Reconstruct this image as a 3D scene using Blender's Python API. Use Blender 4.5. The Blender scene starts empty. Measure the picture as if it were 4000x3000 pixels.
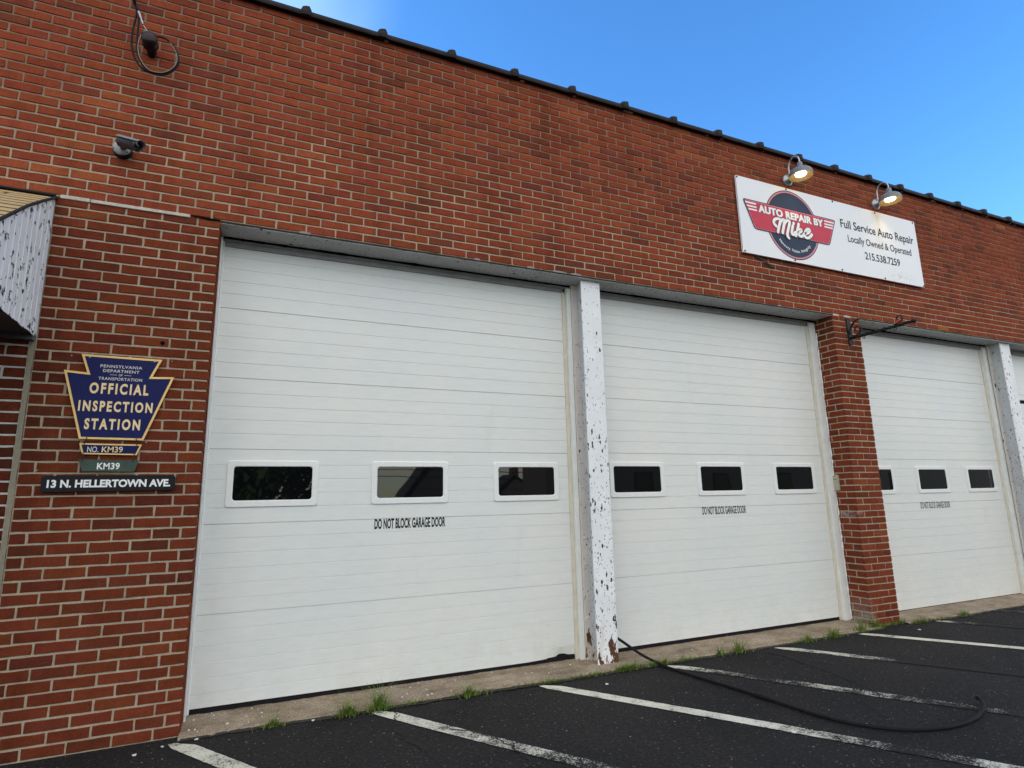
import bpy, bmesh, math, random
from mathutils import Vector, Matrix, noise
R = math.radians
rnd = random.Random(7)
scene = bpy.context.scene
COL = scene.collection

# ------------------------------------------------------------------ camera
cd = bpy.data.cameras.new('camera')
cam = bpy.data.objects.new('camera', cd)
COL.objects.link(cam)
cam.location = (0.3275, -4.2103, 1.3112)
cam.rotation_euler = (1.7641, 0.0208, -0.4164)
cd.sensor_width = 36.0
cd.lens = 20.709
cd.clip_start = 0.05
cd.clip_end = 2000
scene.camera = cam

# ------------------------------------------------------------------ sky, sun, exposure
CIRRUS = (-0.060, 0.725, 0.686)      # direction of the wisp
SUN_EL, SUN_AZ = 14.0, -52.0      # degrees; azimuth from +Y towards +X (sun low behind the building)
world = bpy.data.worlds.new('World')
scene.world = world
world.use_nodes = True
nt = world.node_tree
nt.nodes.clear()
def wn(t, **kw):
    n = nt.nodes.new(t)
    for k, v in kw.items():
        setattr(n, k, v)
    return n
out = wn('ShaderNodeOutputWorld')
bg = wn('ShaderNodeBackground'); bg.inputs['Strength'].default_value = 0.12
sky = wn('ShaderNodeTexSky'); sky.sky_type = 'NISHITA'; sky.sun_disc = False
sky.sun_elevation = R(SUN_EL); sky.sun_rotation = R(SUN_AZ)
sky.air_density = 1.0; sky.dust_density = 0.3; sky.ozone_density = 2.5
hsv = wn('ShaderNodeHueSaturation'); hsv.inputs['Saturation'].default_value = 1.22; hsv.inputs['Value'].default_value = 1.0; hsv.inputs['Hue'].default_value = 0.5
tc = wn('ShaderNodeTexCoord')
sep = wn('ShaderNodeSeparateXYZ')
# bank of lit evening cloud over the street side (behind the photographer)
side = wn('ShaderNodeMapRange'); side.inputs['From Min'].default_value = 0.10; side.inputs['From Max'].default_value = -0.30
mp = wn('ShaderNodeMapping'); mp.inputs['Scale'].default_value = (1.6, 1.6, 5.0)
cn = wn('ShaderNodeTexNoise'); cn.inputs['Scale'].default_value = 2.2; cn.inputs['Detail'].default_value = 6.0; cn.inputs['Roughness'].default_value = 0.6
cr = wn('ShaderNodeValToRGB')
cr.color_ramp.elements[0].position = 0.36; cr.color_ramp.elements[1].position = 0.58
mul = wn('ShaderNodeMath', operation='MULTIPLY')
ccol = wn('ShaderNodeMix', data_type='RGBA')
ccol.inputs['A'].default_value = (5.4, 5.7, 5.5, 1)
ccol.inputs['B'].default_value = (11.2, 9.9, 7.6, 1)
mixc = wn('ShaderNodeMix', data_type='RGBA')
L = nt.links.new
L(sky.outputs['Color'], hsv.inputs['Color'])
L(tc.outputs['Generated'], sep.inputs[0])
L(sep.outputs['Y'], side.inputs['Value'])
L(tc.outputs['Generated'], mp.inputs['Vector']); L(mp.outputs[0], cn.inputs['Vector'])
L(cn.outputs['Fac'], cr.inputs['Fac'])
L(cr.outputs['Color'], mul.inputs[0]); L(side.outputs['Result'], mul.inputs[1])
L(cn.outputs['Fac'], ccol.inputs['Factor'])
L(mul.outputs[0], mixc.inputs['Factor'])
tint = wn('ShaderNodeMix', data_type='RGBA', blend_type='MULTIPLY'); tint.inputs['Factor'].default_value = 1.0
tint.inputs['B'].default_value = (1.26, 1.39, 1.63, 1)
L(hsv.outputs['Color'], tint.inputs['A'])
# a wisp of thin bright cloud above the left end of the roof
dotn = wn('ShaderNodeVectorMath', operation='DOT_PRODUCT'); dotn.inputs[1].default_value = CIRRUS
wis = wn('ShaderNodeMapRange', interpolation_type='SMOOTHSTEP'); wis.inputs['From Min'].default_value = 0.972; wis.inputs['From Max'].default_value = 1.0; wis.inputs['To Max'].default_value = 0.30
wmul = wn('ShaderNodeMath', operation='MULTIPLY')
wmix = wn('ShaderNodeMix', data_type='RGBA'); wmix.inputs['B'].default_value = (3.9, 5.3, 7.9, 1)
wn2 = wn('ShaderNodeTexNoise'); wn2.inputs['Scale'].default_value = 3.0; wn2.inputs['Detail'].default_value = 4.0
wr2 = wn('ShaderNodeMapRange'); wr2.inputs['From Min'].default_value = 0.25; wr2.inputs['From Max'].default_value = 0.6
nt.links.new(tc.outputs['Generated'], dotn.inputs[0]); nt.links.new(tc.outputs['Generated'], wn2.inputs['Vector'])
nt.links.new(dotn.outputs['Value'], wis.inputs['Value']); nt.links.new(wn2.outputs['Fac'], wr2.inputs['Value'])
nt.links.new(wis.outputs['Result'], wmul.inputs[0]); nt.links.new(wr2.outputs['Result'], wmul.inputs[1])
nt.links.new(wmul.outputs[0], wmix.inputs['Factor']); nt.links.new(tint.outputs['Result'], wmix.inputs['A'])
L(wmix.outputs['Result'], mixc.inputs['A']); L(ccol.outputs['Result'], mixc.inputs['B'])
L(mixc.outputs['Result'], bg.inputs['Color'])
L(bg.outputs[0], out.inputs['Surface'])

sd = bpy.data.lights.new('sun', 'SUN')
sd.energy = 2.4; sd.angle = R(0.5); sd.color = (1.0, 0.86, 0.68)
sun = bpy.data.objects.new('sun', sd); COL.objects.link(sun)
sdir = Vector((math.sin(R(SUN_AZ)) * math.cos(R(SUN_EL)), math.cos(R(SUN_AZ)) * math.cos(R(SUN_EL)), math.sin(R(SUN_EL))))
sun.rotation_euler = sdir.to_track_quat('Z', 'Y').to_euler()
sun.location = (-20, 20, 30)

vs = scene.view_settings
vs.view_transform = 'Standard'; vs.look = 'None'; vs.exposure = 1.20; vs.gamma = 1.0; vs.use_curve_mapping = False
scene.cycles.max_bounces = 6

# ------------------------------------------------------------------ helpers
def rootobj(name, loc=(0, 0, 0), label=None, cat=None, group=None, kind=None):
    o = bpy.data.objects.new(name, None); COL.objects.link(o); o.location = loc
    o.empty_display_size = 0.2
    tag(o, label, cat, group, kind)
    return o
def tag(o, label=None, cat=None, group=None, kind=None):
    if label: o['label'] = label
    if cat: o['category'] = cat
    if group: o['group'] = group
    if kind: o['kind'] = kind
    return o
class MB:
    """collects shapes given in world coordinates and links them as ONE mesh object"""
    def __init__(s):
        s.v = []; s.f = []; s.mi = []; s.sm = []; s.col = {}
    def add(s, vs, fs, mi=0, smooth=False, col=None):
        b = len(s.v); s.v += [tuple(p) for p in vs]
        for f in fs:
            if col is not None: s.col[len(s.f)] = col
            s.f.append([b + i for i in f]); s.mi.append(mi); s.sm.append(smooth)
    def box(s, x0, x1, y0, y1, z0, z1, mi=0):
        v = [(x0, y0, z0), (x1, y0, z0), (x1, y1, z0), (x0, y1, z0), (x0, y0, z1), (x1, y0, z1), (x1, y1, z1), (x0, y1, z1)]
        s.add(v, [(0, 3, 2, 1), (4, 5, 6, 7), (0, 1, 5, 4), (1, 2, 6, 5), (2, 3, 7, 6), (3, 0, 4, 7)], mi)
    def bbox(s, x0, x1, y0, y1, z0, z1, b=0.003, mi=0):
        """box with chamfered edges"""
        bm = bmesh.new()
        bmesh.ops.create_cube(bm, size=1.0)
        for v in bm.verts:
            v.co = Vector(((x0 + x1) / 2 + v.co.x * (x1 - x0), (y0 + y1) / 2 + v.co.y * (y1 - y0), (z0 + z1) / 2 + v.co.z * (z1 - z0)))
        bmesh.ops.bevel(bm, geom=list(bm.edges), offset=b, segments=2, profile=0.6, affect='EDGES')
        s.bm(bm, mi)
    def bm(s, bm, mi=0, smooth=False):
        bm.verts.index_update()
        s.add([v.co.copy() for v in bm.verts], [[v.index for v in f.verts] for f in bm.faces], mi, smooth)
        bm.free()
    def prism(s, pts, y0, y1, mi=0):
        """polygon in the XZ plane, thickness y0 (front) .. y1"""
        n = len(pts)
        v = [(x, y0, z) for x, z in pts] + [(x, y1, z) for x, z in pts]
        f = [tuple(range(n)), tuple(range(2 * n - 1, n - 1, -1))] + [(i, n + i, n + (i + 1) % n, (i + 1) % n) for i in range(n)]
        s.add(v, f, mi)
    def tube(s, path, r, n=10, mi=0, cap=True, flat=1.0):
        path = [Vector(p) for p in path]
        m = len(path)
        rr = r if isinstance(r, (list, tuple)) else [r] * m
        t0 = (path[1] - path[0]).normalized()
        up = Vector((0, 0, 1)) if abs(t0.z) < 0.9 else Vector((0, 1, 0))
        nrm = (up - t0 * up.dot(t0)).normalized()
        vs, fs = [], []
        for i, p in enumerate(path):
            t = (path[min(i + 1, m - 1)] - path[max(i - 1, 0)]).normalized()
            nrm = (nrm - t * nrm.dot(t)).normalized()
            bn = t.cross(nrm)
            for k in range(n):
                a = 2 * math.pi * k / n
                vs.append(p + nrm * (rr[i] * math.cos(a)) + bn * (rr[i] * flat * math.sin(a)))
        for i in range(m - 1):
            for k in range(n):
                fs.append((i * n + k, i * n + (k + 1) % n, (i + 1) * n + (k + 1) % n, (i + 1) * n + k))
        s.add(vs, fs, mi, True)
        if cap:
            s.add(vs[:n], [tuple(range(n - 1, -1, -1))], mi); s.add(vs[-n:], [tuple(range(n))], mi)
    def lathe(s, prof, origin, axis=(0, 0, 1), n=32, mi=0, smooth=True):
        """prof: (radius, height along axis)"""
        q = Vector((0, 0, 1)).rotation_difference(Vector(axis).normalized())
        o = Vector(origin); vs, fs = [], []
        for r, h in prof:
            for k in range(n):
                a = 2 * math.pi * k / n
                vs.append(o + q @ Vector((r * math.cos(a), r * math.sin(a), h)))
        for i in range(len(prof) - 1):
            for k in range(n):
                fs.append((i * n + k, i * n + (k + 1) % n, (i + 1) * n + (k + 1) % n, (i + 1) * n + k))
        s.add(vs, fs, mi, smooth)
    def build(s, name, mats, parent=None, label=None):
        me = bpy.data.meshes.new(name)
        org = parent_world(parent)
        me.from_pydata([(v[0] - org.x, v[1] - org.y, v[2] - org.z) for v in s.v], [], s.f)
        for m in (mats if isinstance(mats, (list, tuple)) else [mats]): me.materials.append(m)
        me.polygons.foreach_set('material_index', s.mi)
        me.polygons.foreach_set('use_smooth', s.sm)
        if s.col:
            a = me.color_attributes.new('Col', 'FLOAT_COLOR', 'CORNER')
            for i, p in enumerate(me.polygons):
                c = s.col.get(i, (0.5, 0.5, 0.5))
                for l in p.loop_indices: a.data[l].color = (c[0], c[1], c[2], 1)
        me.update()
        o = bpy.data.objects.new(name, me); COL.objects.link(o)
        if parent: o.parent = parent
        if label: o['label'] = label
        return o
def parent_world(p):
    v = Vector((0, 0, 0))
    while p is not None:
        v = v + Vector(p.location); p = p.parent
    return v
def smooth_path(pts, n=6):
    """Catmull-Rom through the points"""
    P = [Vector(p) for p in pts]; P = [P[0] * 2 - P[1]] + P + [P[-1] * 2 - P[-2]]
    o = []
    for i in range(1, len(P) - 2):
        a, b, c, d = P[i - 1:i + 3]
        for k in range(n):
            t = k / n
            o.append(0.5 * ((2 * b) + (c - a) * t + (2 * a - 5 * b + 4 * c - d) * t * t + (3 * b - a - 3 * c + d) * t ** 3))
    o.append(P[-2]); return o

# ------------------------------------------------------------------ materials
class NT:
    def __init__(s, name):
        s.m = bpy.data.materials.new(name); s.m.use_nodes = True
        s.t = s.m.node_tree; s.p = s.t.nodes['Principled BSDF']
    def n(s, t, ins=None, **kw):
        q = s.t.nodes.new(t)
        for k, v in kw.items(): setattr(q, k, v)
        for k, v in (ins or {}).items():
            if hasattr(v, 'is_linked') or isinstance(v, bpy.types.NodeSocket): s.t.links.new(v, q.inputs[k])
            else: q.inputs[k].default_value = v
        return q
    def link(s, a, b): s.t.links.new(a, b)
    def coord(s, scale=(1, 1, 1), obj=True):
        c = s.n('ShaderNodeTexCoord')
        m = s.n('ShaderNodeMapping', {'Vector': c.outputs['Object' if obj else 'Generated'], 'Scale': scale})
        return m.outputs[0]
    def noise(s, vec, scale, detail=4, rough=0.55):
        return s.n('ShaderNodeTexNoise', {'Vector': vec, 'Scale': scale, 'Detail': detail, 'Roughness': rough}).outputs['Fac']
    def ramp(s, fac, stops, interp='LINEAR'):
        r = s.n('ShaderNodeValToRGB', {'Fac': fac}); e = r.color_ramp; e.interpolation = interp
        while len(e.elements) < len(stops): e.elements.new(0.5)
        for q, (p, c) in zip(e.elements, stops):
            q.position = p; q.color = (c[0], c[1], c[2], 1) if isinstance(c, (tuple, list)) else (c, c, c, 1)
        return r.outputs['Color']
    def mix(s, fac, a, b, mode='MIX'):
        q = s.n('ShaderNodeMix', data_type='RGBA', blend_type=mode)
        for k, v in (('Factor', fac), ('A', a), ('B', b)):
            if isinstance(v, bpy.types.NodeSocket): s.t.links.new(v, q.inputs[k])
            else: q.inputs[k].default_value = (v if k == 'Factor' else (v[0], v[1], v[2], 1))
        return q.outputs['Result']
    def math(s, op, a, b=0.0, clamp=False):
        q = s.n('ShaderNodeMath', operation=op, use_clamp=clamp)
        for i, v in enumerate((a, b)):
            if isinstance(v, bpy.types.NodeSocket): s.t.links.new(v, q.inputs[i])
            else: q.inputs[i].default_value = v
        return q.outputs[0]
    def bump(s, h, strength=0.3, dist=0.01):
        b = s.n('ShaderNodeBump', {'Height': h, 'Strength': strength, 'Distance': dist})
        s.link(b.outputs[0], s.p.inputs['Normal']); return b
    def set(s, **kw):
        for k, v in kw.items():
            i = s.p.inputs[k.replace('_', ' ')]
            if isinstance(v, bpy.types.NodeSocket): s.t.links.new(v, i)
            else: i.default_value = (v[0], v[1], v[2], 1) if isinstance(v, (tuple, list)) and len(v) == 3 else v
        return s.m

def plain(name, c, rough=0.6, var=0.12, scale=30, metal=0.0, spec=0.5, bump=0.0):
    t = NT(name); co = t.coord()
    f = t.noise(co, scale, 5)
    dk = tuple(x * (1 - var) for x in c); lt = tuple(min(1, x * (1 + var)) for x in c)
    t.set(Base_Color=t.ramp(f, [(0.3, dk), (0.7, lt)]), Roughness=rough, Metallic=metal, Specular_IOR_Level=spec)
    if bump: t.bump(f, bump, 0.004)
    return t.m

def brick_mat(name='brick_face', salts=False):
    t = NT(name); co = t.coord()
    a = t.n('ShaderNodeVertexColor', layer_name='Col').outputs['Color']
    f1 = t.noise(co, 90, 5, 0.7); f2 = t.noise(co, 14, 4)
    c = t.mix(0.9, a, t.ramp(f1, [(0.28, 0.66), (0.52, 1.0), (0.75, 1.42)]), 'MULTIPLY')
    c = t.mix(0.8, c, t.ramp(f2, [(0.3, 0.82), (0.7, 1.16)]), 'MULTIPLY')
    f4 = t.noise(t.coord((2.0, 2.0, 0.22)), 1.6, 5, 0.6)        # water stains running down
    c = t.mix(1.0, c, t.ramp(f4, [(0.52, 1.0), (0.68, 0.74)]), 'MULTIPLY')
    # pale salts and mortar smears
    f3 = t.noise(co, 3.1, 6, 0.62)
    c = t.mix(t.ramp(f3, [(0.68, 0.0), (0.88, 0.22)]), c, (0.34, 0.22, 0.18))
    if salts:
        zz = t.n('ShaderNodeSeparateXYZ', {0: co}).outputs['Z']
        xx = t.n('ShaderNodeMapRange', {'Value': t.n('ShaderNodeSeparateXYZ', {0: co}).outputs['X'], 'From Min': 6.15, 'From Max': 6.07}).outputs[0]
        ft = t.math('MULTIPLY', xx, t.n('ShaderNodeMapRange', {'Value': zz, 'From Min': 0.30, 'From Max': 0.06}).outputs[0])
        c = t.mix(t.math('MULTIPLY', ft, t.ramp(t.noise(co, 9, 5, 0.65), [(0.36, 0.0), (0.62, 0.85)])), c, (0.30, 0.29, 0.25))
        b1 = t.n('ShaderNodeMapRange', {'Value': t.math('ABSOLUTE', t.math('SUBTRACT', zz, 1.085)), 'From Min': 0.034, 'From Max': 0.026}).outputs[0]
        c = t.mix(t.math('MULTIPLY', t.math('MULTIPLY', xx, b1), t.ramp(t.noise(co, 22, 5, 0.7), [(0.42, 0.0), (0.60, 0.8)])), c, (0.34, 0.28, 0.29))
    t.set(Base_Color=c, Roughness=0.92, Specular_IOR_Level=0.06)
    t.bump(f1, 0.55, 0.004)
    return t.m
def mortar_mat(name, c1, c2, grey=None):
    t = NT(name); co = t.coord()
    f = t.noise(co, 60, 6, 0.7); g = t.noise(co, 2.4, 4)
    c = t.mix(t.ramp(g, [(0.35, 0.0), (0.65, 1.0)]), c1, c2)
    c = t.mix(0.7, c, t.ramp(f, [(0.3, 0.72), (0.7, 1.15)]), 'MULTIPLY')
    if grey:   # high courses are weathered grey
        z = t.n('ShaderNodeSeparateXYZ', {0: t.coord()}).outputs['Z']
        zz = t.math('ADD', z, t.math('MULTIPLY', t.math('SUBTRACT', g, 0.5), 1.6))
        m = t.n('ShaderNodeMapRange', {'Value': zz, 'From Min': 3.55, 'From Max': 4.25}).outputs[0]
        c = t.mix(m, c, grey)
    t.set(Base_Color=c, Roughness=0.95, Specular_IOR_Level=0.05)
    t.bump(f, 0.6, 0.004)
    return t.m
M_BRICK = brick_mat(); M_BRICK_P = brick_mat('pillar_brick_face', True)
M_MORTAR = mortar_mat('mortar', (0.50, 0.40, 0.285), (0.41, 0.335, 0.245), (0.27, 0.185, 0.13))
M_MORTAR_W = mortar_mat('pale_mortar', (0.62, 0.60, 0.56), (0.50, 0.48, 0.44))

def door_mat():
    t = NT('door_paint'); co = t.coord()
    f = t.noise(co, 1.3, 4); g = t.noise(t.coord((1, 1, 6)), 9, 5)
    c = t.mix(t.ramp(f, [(0.35, 0.0), (0.65, 1.0)]), (0.765, 0.78, 0.755), (0.81, 0.80, 0.755))
    c = t.mix(0.5, c, t.ramp(g, [(0.25, 0.93), (0.6, 1.03)]), 'MULTIPLY')
    d = t.noise(t.coord((1, 1, 0.25)), 5.0, 6, 0.65)      # faint run-off dirt
    c = t.mix(t.ramp(d, [(0.6, 0.0), (0.8, 0.16)]), c, (0.50, 0.45, 0.36))
    zz = t.n('ShaderNodeSeparateXYZ', {0: co}).outputs['Z']
    ft = t.n('ShaderNodeMapRange', {'Value': zz, 'From Min': 0.55, 'From Max': 0.05, 'To Min': 0.0, 'To Max': 0.14}).outputs[0]
    c = t.mix(t.math('MULTIPLY', ft, t.ramp(t.noise(co, 6, 6, 0.7), [(0.42, 0.0), (0.65, 1.0)])), c, (0.42, 0.37, 0.28))
    sp = t.ramp(t.noise(co, 55, 3, 0.6), [(0.74, 0.0), (0.78, 0.5)])
    c = t.mix(sp, c, (0.36, 0.33, 0.28))
    # stipple embossing of the steel skin
    e = t.noise(co, 420, 2)
    t.set(Base_Color=c, Roughness=0.42, Specular_IOR_Level=0.45)
    t.bump(e, 0.10, 0.002)
    return t.m
M_DOOR = door_mat()
M_FRAME = plain('window_frame_vinyl', (0.83, 0.83, 0.805), 0.4, 0.03)
M_TRIM = plain('trim_paint', (0.80, 0.80, 0.77), 0.5, 0.06, 12)
M_CREAM = plain('cream_stop', (0.66, 0.60, 0.49), 0.55, 0.08, 14)
M_GROOVE = plain('groove_shadow_gap', (0.30, 0.31, 0.31), 0.8, 0.1)
M_RUBBER = plain('black_rubber', (0.012, 0.011, 0.013), 0.7, 0.2, spec=0.15)
M_BLACKINK = plain('black_vinyl', (0.008, 0.008, 0.010), 0.45, 0.1, spec=0.15)

def glass_mat():
    t = NT('window_glass'); co = t.coord()
    f = t.noise(co, 2.5, 2)
    t.set(Base_Color=(0.004, 0.0045, 0.005), Roughness=0.015, IOR=1.52)
    t.bump(f, 0.02, 0.02)
    return t.m
M_GLASS = glass_mat()

def chipped(name, paint, chips=0.5, rust=0.5, base=(0.035, 0.022, 0.018)):
    """old white paint on steel: flaked spots, more and rustier towards the foot"""
    t = NT(name); co = t.coord(); st = t.coord((1.0, 1.0, 0.42))
    z = t.n('ShaderNodeSeparateXYZ', {0: co}).outputs['Z']
    n1 = t.noise(st, 85, 5, 0.66); n2 = t.noise(st, 13, 4, 0.6); n3 = t.noise(co, 5, 5, 0.6)
    low = t.n('ShaderNodeMapRange', {'Value': z, 'From Min': 0.55, 'From Max': 0.0}).outputs[0]
    mid = t.n('ShaderNodeMapRange', {'Value': z, 'From Min': 2.9, 'From Max': 1.6, 'To Min': 0.35, 'To Max': 1.0}).outputs[0]
    dens = t.math('MULTIPLY', t.math('MULTIPLY', mid, t.ramp(n3, [(0.30, 0.35), (0.62, 1.25)])), chips)
    wob = t.n('ShaderNodeVectorMath', {0: st, 1: t.n('ShaderNodeVectorMath', {0: t.n('ShaderNodeTexNoise', {'Vector': st, 'Scale': 60.0, 'Detail': 3.0}).outputs['Color'], 1: (0.016, 0.016, 0.016)}, operation='MULTIPLY').outputs[0]}, operation='ADD').outputs[0]
    s = None
    for sc_, pr_, rad in ((95.0, 0.40, 0.44), (42.0, 0.30, 0.38), (19.0, 0.15, 0.30)):
        v = t.n('ShaderNodeTexVoronoi', {'Vector': wob, 'Scale': sc_, 'Randomness': 1.0}, feature='F1')
        q = t.n('ShaderNodeSeparateColor', {0: v.outputs['Color']})
        pick = t.math('LESS_THAN', q.outputs[0], t.math('MULTIPLY', dens, pr_))
        size = t.math('MULTIPLY', t.math('ADD', t.math('MULTIPLY', q.outputs[1], 0.75), 0.25), rad)
        hit = t.math('MULTIPLY', t.math('SUBTRACT', size, v.outputs['Distance']), t.math('MULTIPLY', pick, 4.0))
        s = hit if s is None else t.math('MAXIMUM', s, hit)
    big = t.math('MULTIPLY', t.math('SUBTRACT', t.math('ADD', n2, t.math('MULTIPLY', low, 0.19 * rust)), 0.68), 4.0)
    s = t.math('MAXIMUM', s, big)
    m = t.ramp(s, [(0.0, 0.0), (0.06, 1.0)])
    edge = t.math('MULTIPLY', t.ramp(n1, [(0.55, 0.0), (0.72, 1.0)]), low)
    dirt = t.ramp(n3, [(0.35, 0.90), (0.7, 1.05)])
    pc = t.mix(0.8, paint, dirt, 'MULTIPLY')
    stain = t.math('MULTIPLY', t.ramp(t.noise(t.coord((1, 1, 0.3)), 16, 5), [(0.52, 0.0), (0.72, 1.0)]), t.math('MULTIPLY', t.math('ADD', low, 0.05), 0.55), True)
    pc = t.mix(stain, pc, (0.50, 0.32, 0.16))
    pc = t.mix(t.math('MULTIPLY', edge, 0.35), pc, (0.42, 0.33, 0.26))
    rc = t.mix(t.math('MULTIPLY', low, 0.9, True), base, t.ramp(n1, [(0.3, (0.055, 0.020, 0.010)), (0.7, (0.21, 0.075, 0.025))]))
    t.set(Base_Color=t.mix(m, pc, rc), Roughness=0.62, Specular_IOR_Level=0.35)
    t.bump(t.math('SUBTRACT', t.math('MULTIPLY', n2, 0.3), m), 0.7, 0.003)
    return t.m
M_POST = chipped('flaking_white_paint', (0.90, 0.90, 0.91), 0.85, 1.0)
M_WEB = chipped('flaking_shaded_paint', (0.56, 0.57, 0.58), 0.9, 0.8)  # same white paint as the post, toned grey for the recess shade
M_SOFFIT = chipped('painted_lintel', (0.50, 0.50, 0.49), 2.2, -0.6, (0.06, 0.05, 0.045))  # dirty white paint, toned grey for the shade under the wall

def asphalt_mat():
    t = NT('asphalt'); co = t.coord()
    big = t.noise(co, 0.55, 5, 0.6); fine = t.noise(co, 130, 4, 0.7)
    c = t.mix(t.ramp(big, [(0.3, 0.0), (0.7, 1.0)]), (0.0125, 0.0118, 0.0125), (0.0270, 0.0245, 0.0235))
    c = t.mix(0.9, c, t.ramp(fine, [(0.25, 0.35), (0.5, 1.0), (0.75, 1.9)]), 'MULTIPLY')
    grit = t.noise(co, 48, 3, 0.75)
    c = t.mix(0.9, c, t.ramp(grit, [(0.30, 0.45), (0.52, 1.0), (0.72, 2.0)]), 'MULTIPLY')
    oil = t.noise(co, 1.7, 4, 0.6)
    c = t.mix(t.ramp(oil, [(0.60, 0.0), (0.72, 0.55)]), c, (0.007, 0.0068, 0.0072))
    v = t.n('ShaderNodeTexVoronoi', {'Vector': co, 'Scale': 62.0}, feature='F1')
    d = v.outputs['Distance']
    rv = t.n('ShaderNodeSeparateXYZ', {0: v.outputs['Color']})
    sel = t.ramp(rv.outputs['X'], [(0.58, 0.0), (0.95, 1.0)], 'LINEAR')
    dot = t.ramp(d, [(0.18, 1.0), (0.34, 0.0)])
    sp = t.math('MULTIPLY', t.math('MULTIPLY', sel, dot), t.math('MULTIPLY', t.math('MULTIPLY', rv.outputs['Y'], rv.outputs['Y']), 0.75))
    c = t.mix(sp, c, (0.32, 0.30, 0.28))
    v2 = t.n('ShaderNodeTexVoronoi', {'Vector': co, 'Scale': 22.0}, feature='F1')
    rv2 = t.n('ShaderNodeSeparateXYZ', {0: v2.outputs['Color']})
    sp2 = t.math('MULTIPLY', t.ramp(rv2.outputs['X'], [(0.88, 0.0), (0.90, 1.0)]), t.ramp(v2.outputs['Distance'], [(0.07, 1.0), (0.13, 0.0)]))
    c = t.mix(t.math('MULTIPLY', sp2, 0.8), c, (0.45, 0.43, 0.40))
    t.set(Base_Color=c, Roughness=t.ramp(fine, [(0.3, 0.8), (0.7, 0.95)]), Specular_IOR_Level=0.15)
    h = t.math('ADD', t.math('ADD', fine, grit), t.math('MULTIPLY', sp, 0.6))
    t.bump(h, 0.85, 0.008)
    return t.m
M_ASPHALT = asphalt_mat()
def line_mat(name):
    t = NT(name); co = t.coord()
    w = t.n('ShaderNodeSeparateColor', {0: t.n('ShaderNodeVertexColor', layer_name='Col').outputs['Color']}).outputs[0]
    f = t.noise(co, 95, 5, 0.72); g = t.noise(co, 5.0, 5, 0.65)
    s = t.math('ADD', t.math('ADD', t.math('MULTIPLY', f, 0.7), t.math('MULTIPLY', g, 0.5)), t.math('MULTIPLY', w, 0.5))
    m = t.ramp(s, [(0.69, 0.0), (0.79, 1.0)])
    c = t.mix(t.noise(co, 7, 4), (0.70, 0.68, 0.55), (0.84, 0.81, 0.68))
    c = t.mix(t.ramp(f, [(0.40, 0.5), (0.60, 0.0)]), c, (0.40, 0.39, 0.35))
    c = t.mix(m, c, (0.020, 0.019, 0.019))
    t.set(Base_Color=c, Roughness=0.85, Specular_IOR_Level=0.15)
    t.bump(t.math('SUBTRACT', f, m), 0.6, 0.004)
    return t.m
M_LINE = line_mat('line_paint')
def concrete_mat():
    t = NT('apron_concrete'); co = t.coord()
    a = t.noise(co, 4, 6, 0.65); b = t.noise(co, 110, 4, 0.7); g = t.noise(co, 1.1, 3)
    c = t.mix(t.ramp(a, [(0.3, 0.0), (0.7, 1.0)]), (0.205, 0.148, 0.096), (0.42, 0.345, 0.260))
    c = t.mix(t.ramp(g, [(0.45, 0.0), (0.7, 0.6)]), c, (0.25, 0.205, 0.160))
    c = t.mix(0.95, c, t.ramp(b, [(0.28, 0.35), (0.5, 1.0), (0.75, 1.7)]), 'MULTIPLY')
    pv = t.n('ShaderNodeTexVoronoi', {'Vector': co, 'Scale': 60.0}, feature='F1')
    pr = t.n('ShaderNodeSeparateXYZ', {0: pv.outputs['Color']})
    c = t.mix(t.math('MULTIPLY', t.ramp(pr.outputs['X'], [(0.55, 0.0), (0.65, 0.7)]), t.ramp(pv.outputs['Distance'], [(0.25, 1.0), (0.45, 0.0)])), c, t.mix(pr.outputs['Y'], (0.10, 0.075, 0.055), (0.46, 0.40, 0.32)))
    st2 = t.noise(t.coord((1.5, 6, 1)), 2.2, 5, 0.65)
    c = t.mix(t.ramp(st2, [(0.5, 0.0), (0.7, 0.55)]), c, (0.085, 0.068, 0.050))
    t.set(Base_Color=c, Roughness=0.95, Specular_IOR_Level=0.1)
    t.bump(t.math('ADD', b, a), 0.8, 0.006)
    return t.m
M_CONC = concrete_mat()
M_HOLE = plain('hole', (0.004, 0.004, 0.004), 0.9, spec=0.05)
M_COPING = plain('dark_glazed_clay', (0.017, 0.012, 0.012), 0.6, 0.4, 9, spec=0.2, bump=0.3)
M_CRACK = plain('crack_filler', (0.006, 0.006, 0.006), 0.9, 0.2)
M_GALV = plain('galvanised_steel', (0.44, 0.46, 0.48), 0.42, 0.22, 60, metal=0.75)
M_SHADE = plain('weathered_zinc_shade', (0.20, 0.205, 0.21), 0.6, 0.25, 40, metal=0.3)
M_SHADEIN = plain('shade_inside', (0.26, 0.20, 0.12), 0.5, 0.2, 25)
M_IRON = plain('black_iron', (0.012, 0.013, 0.016), 0.45, 0.3, 40, spec=0.15, bump=0.2)
M_CABLE = plain('cable_sheath', (0.012, 0.011, 0.011), 0.5, 0.2, spec=0.15)
M_WIRE = plain('bare_wire', (0.36, 0.33, 0.28), 0.4, 0.15)
M_GLAZE = plain('brown_porcelain', (0.018, 0.009, 0.009), 0.4, 0.3, 20, spec=0.3)
M_CAMBODY = plain('camera_housing', (0.024, 0.024, 0.027), 0.4, 0.1)
M_CAMHOOD = plain('camera_hood', (0.20, 0.205, 0.23), 0.35, 0.08)
M_CAMBASE = plain('camera_base', (0.36, 0.36, 0.34), 0.45, 0.1)
M_LENS = plain('lens_glass', (0.008, 0.008, 0.010), 0.08, 0.1)
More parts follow.
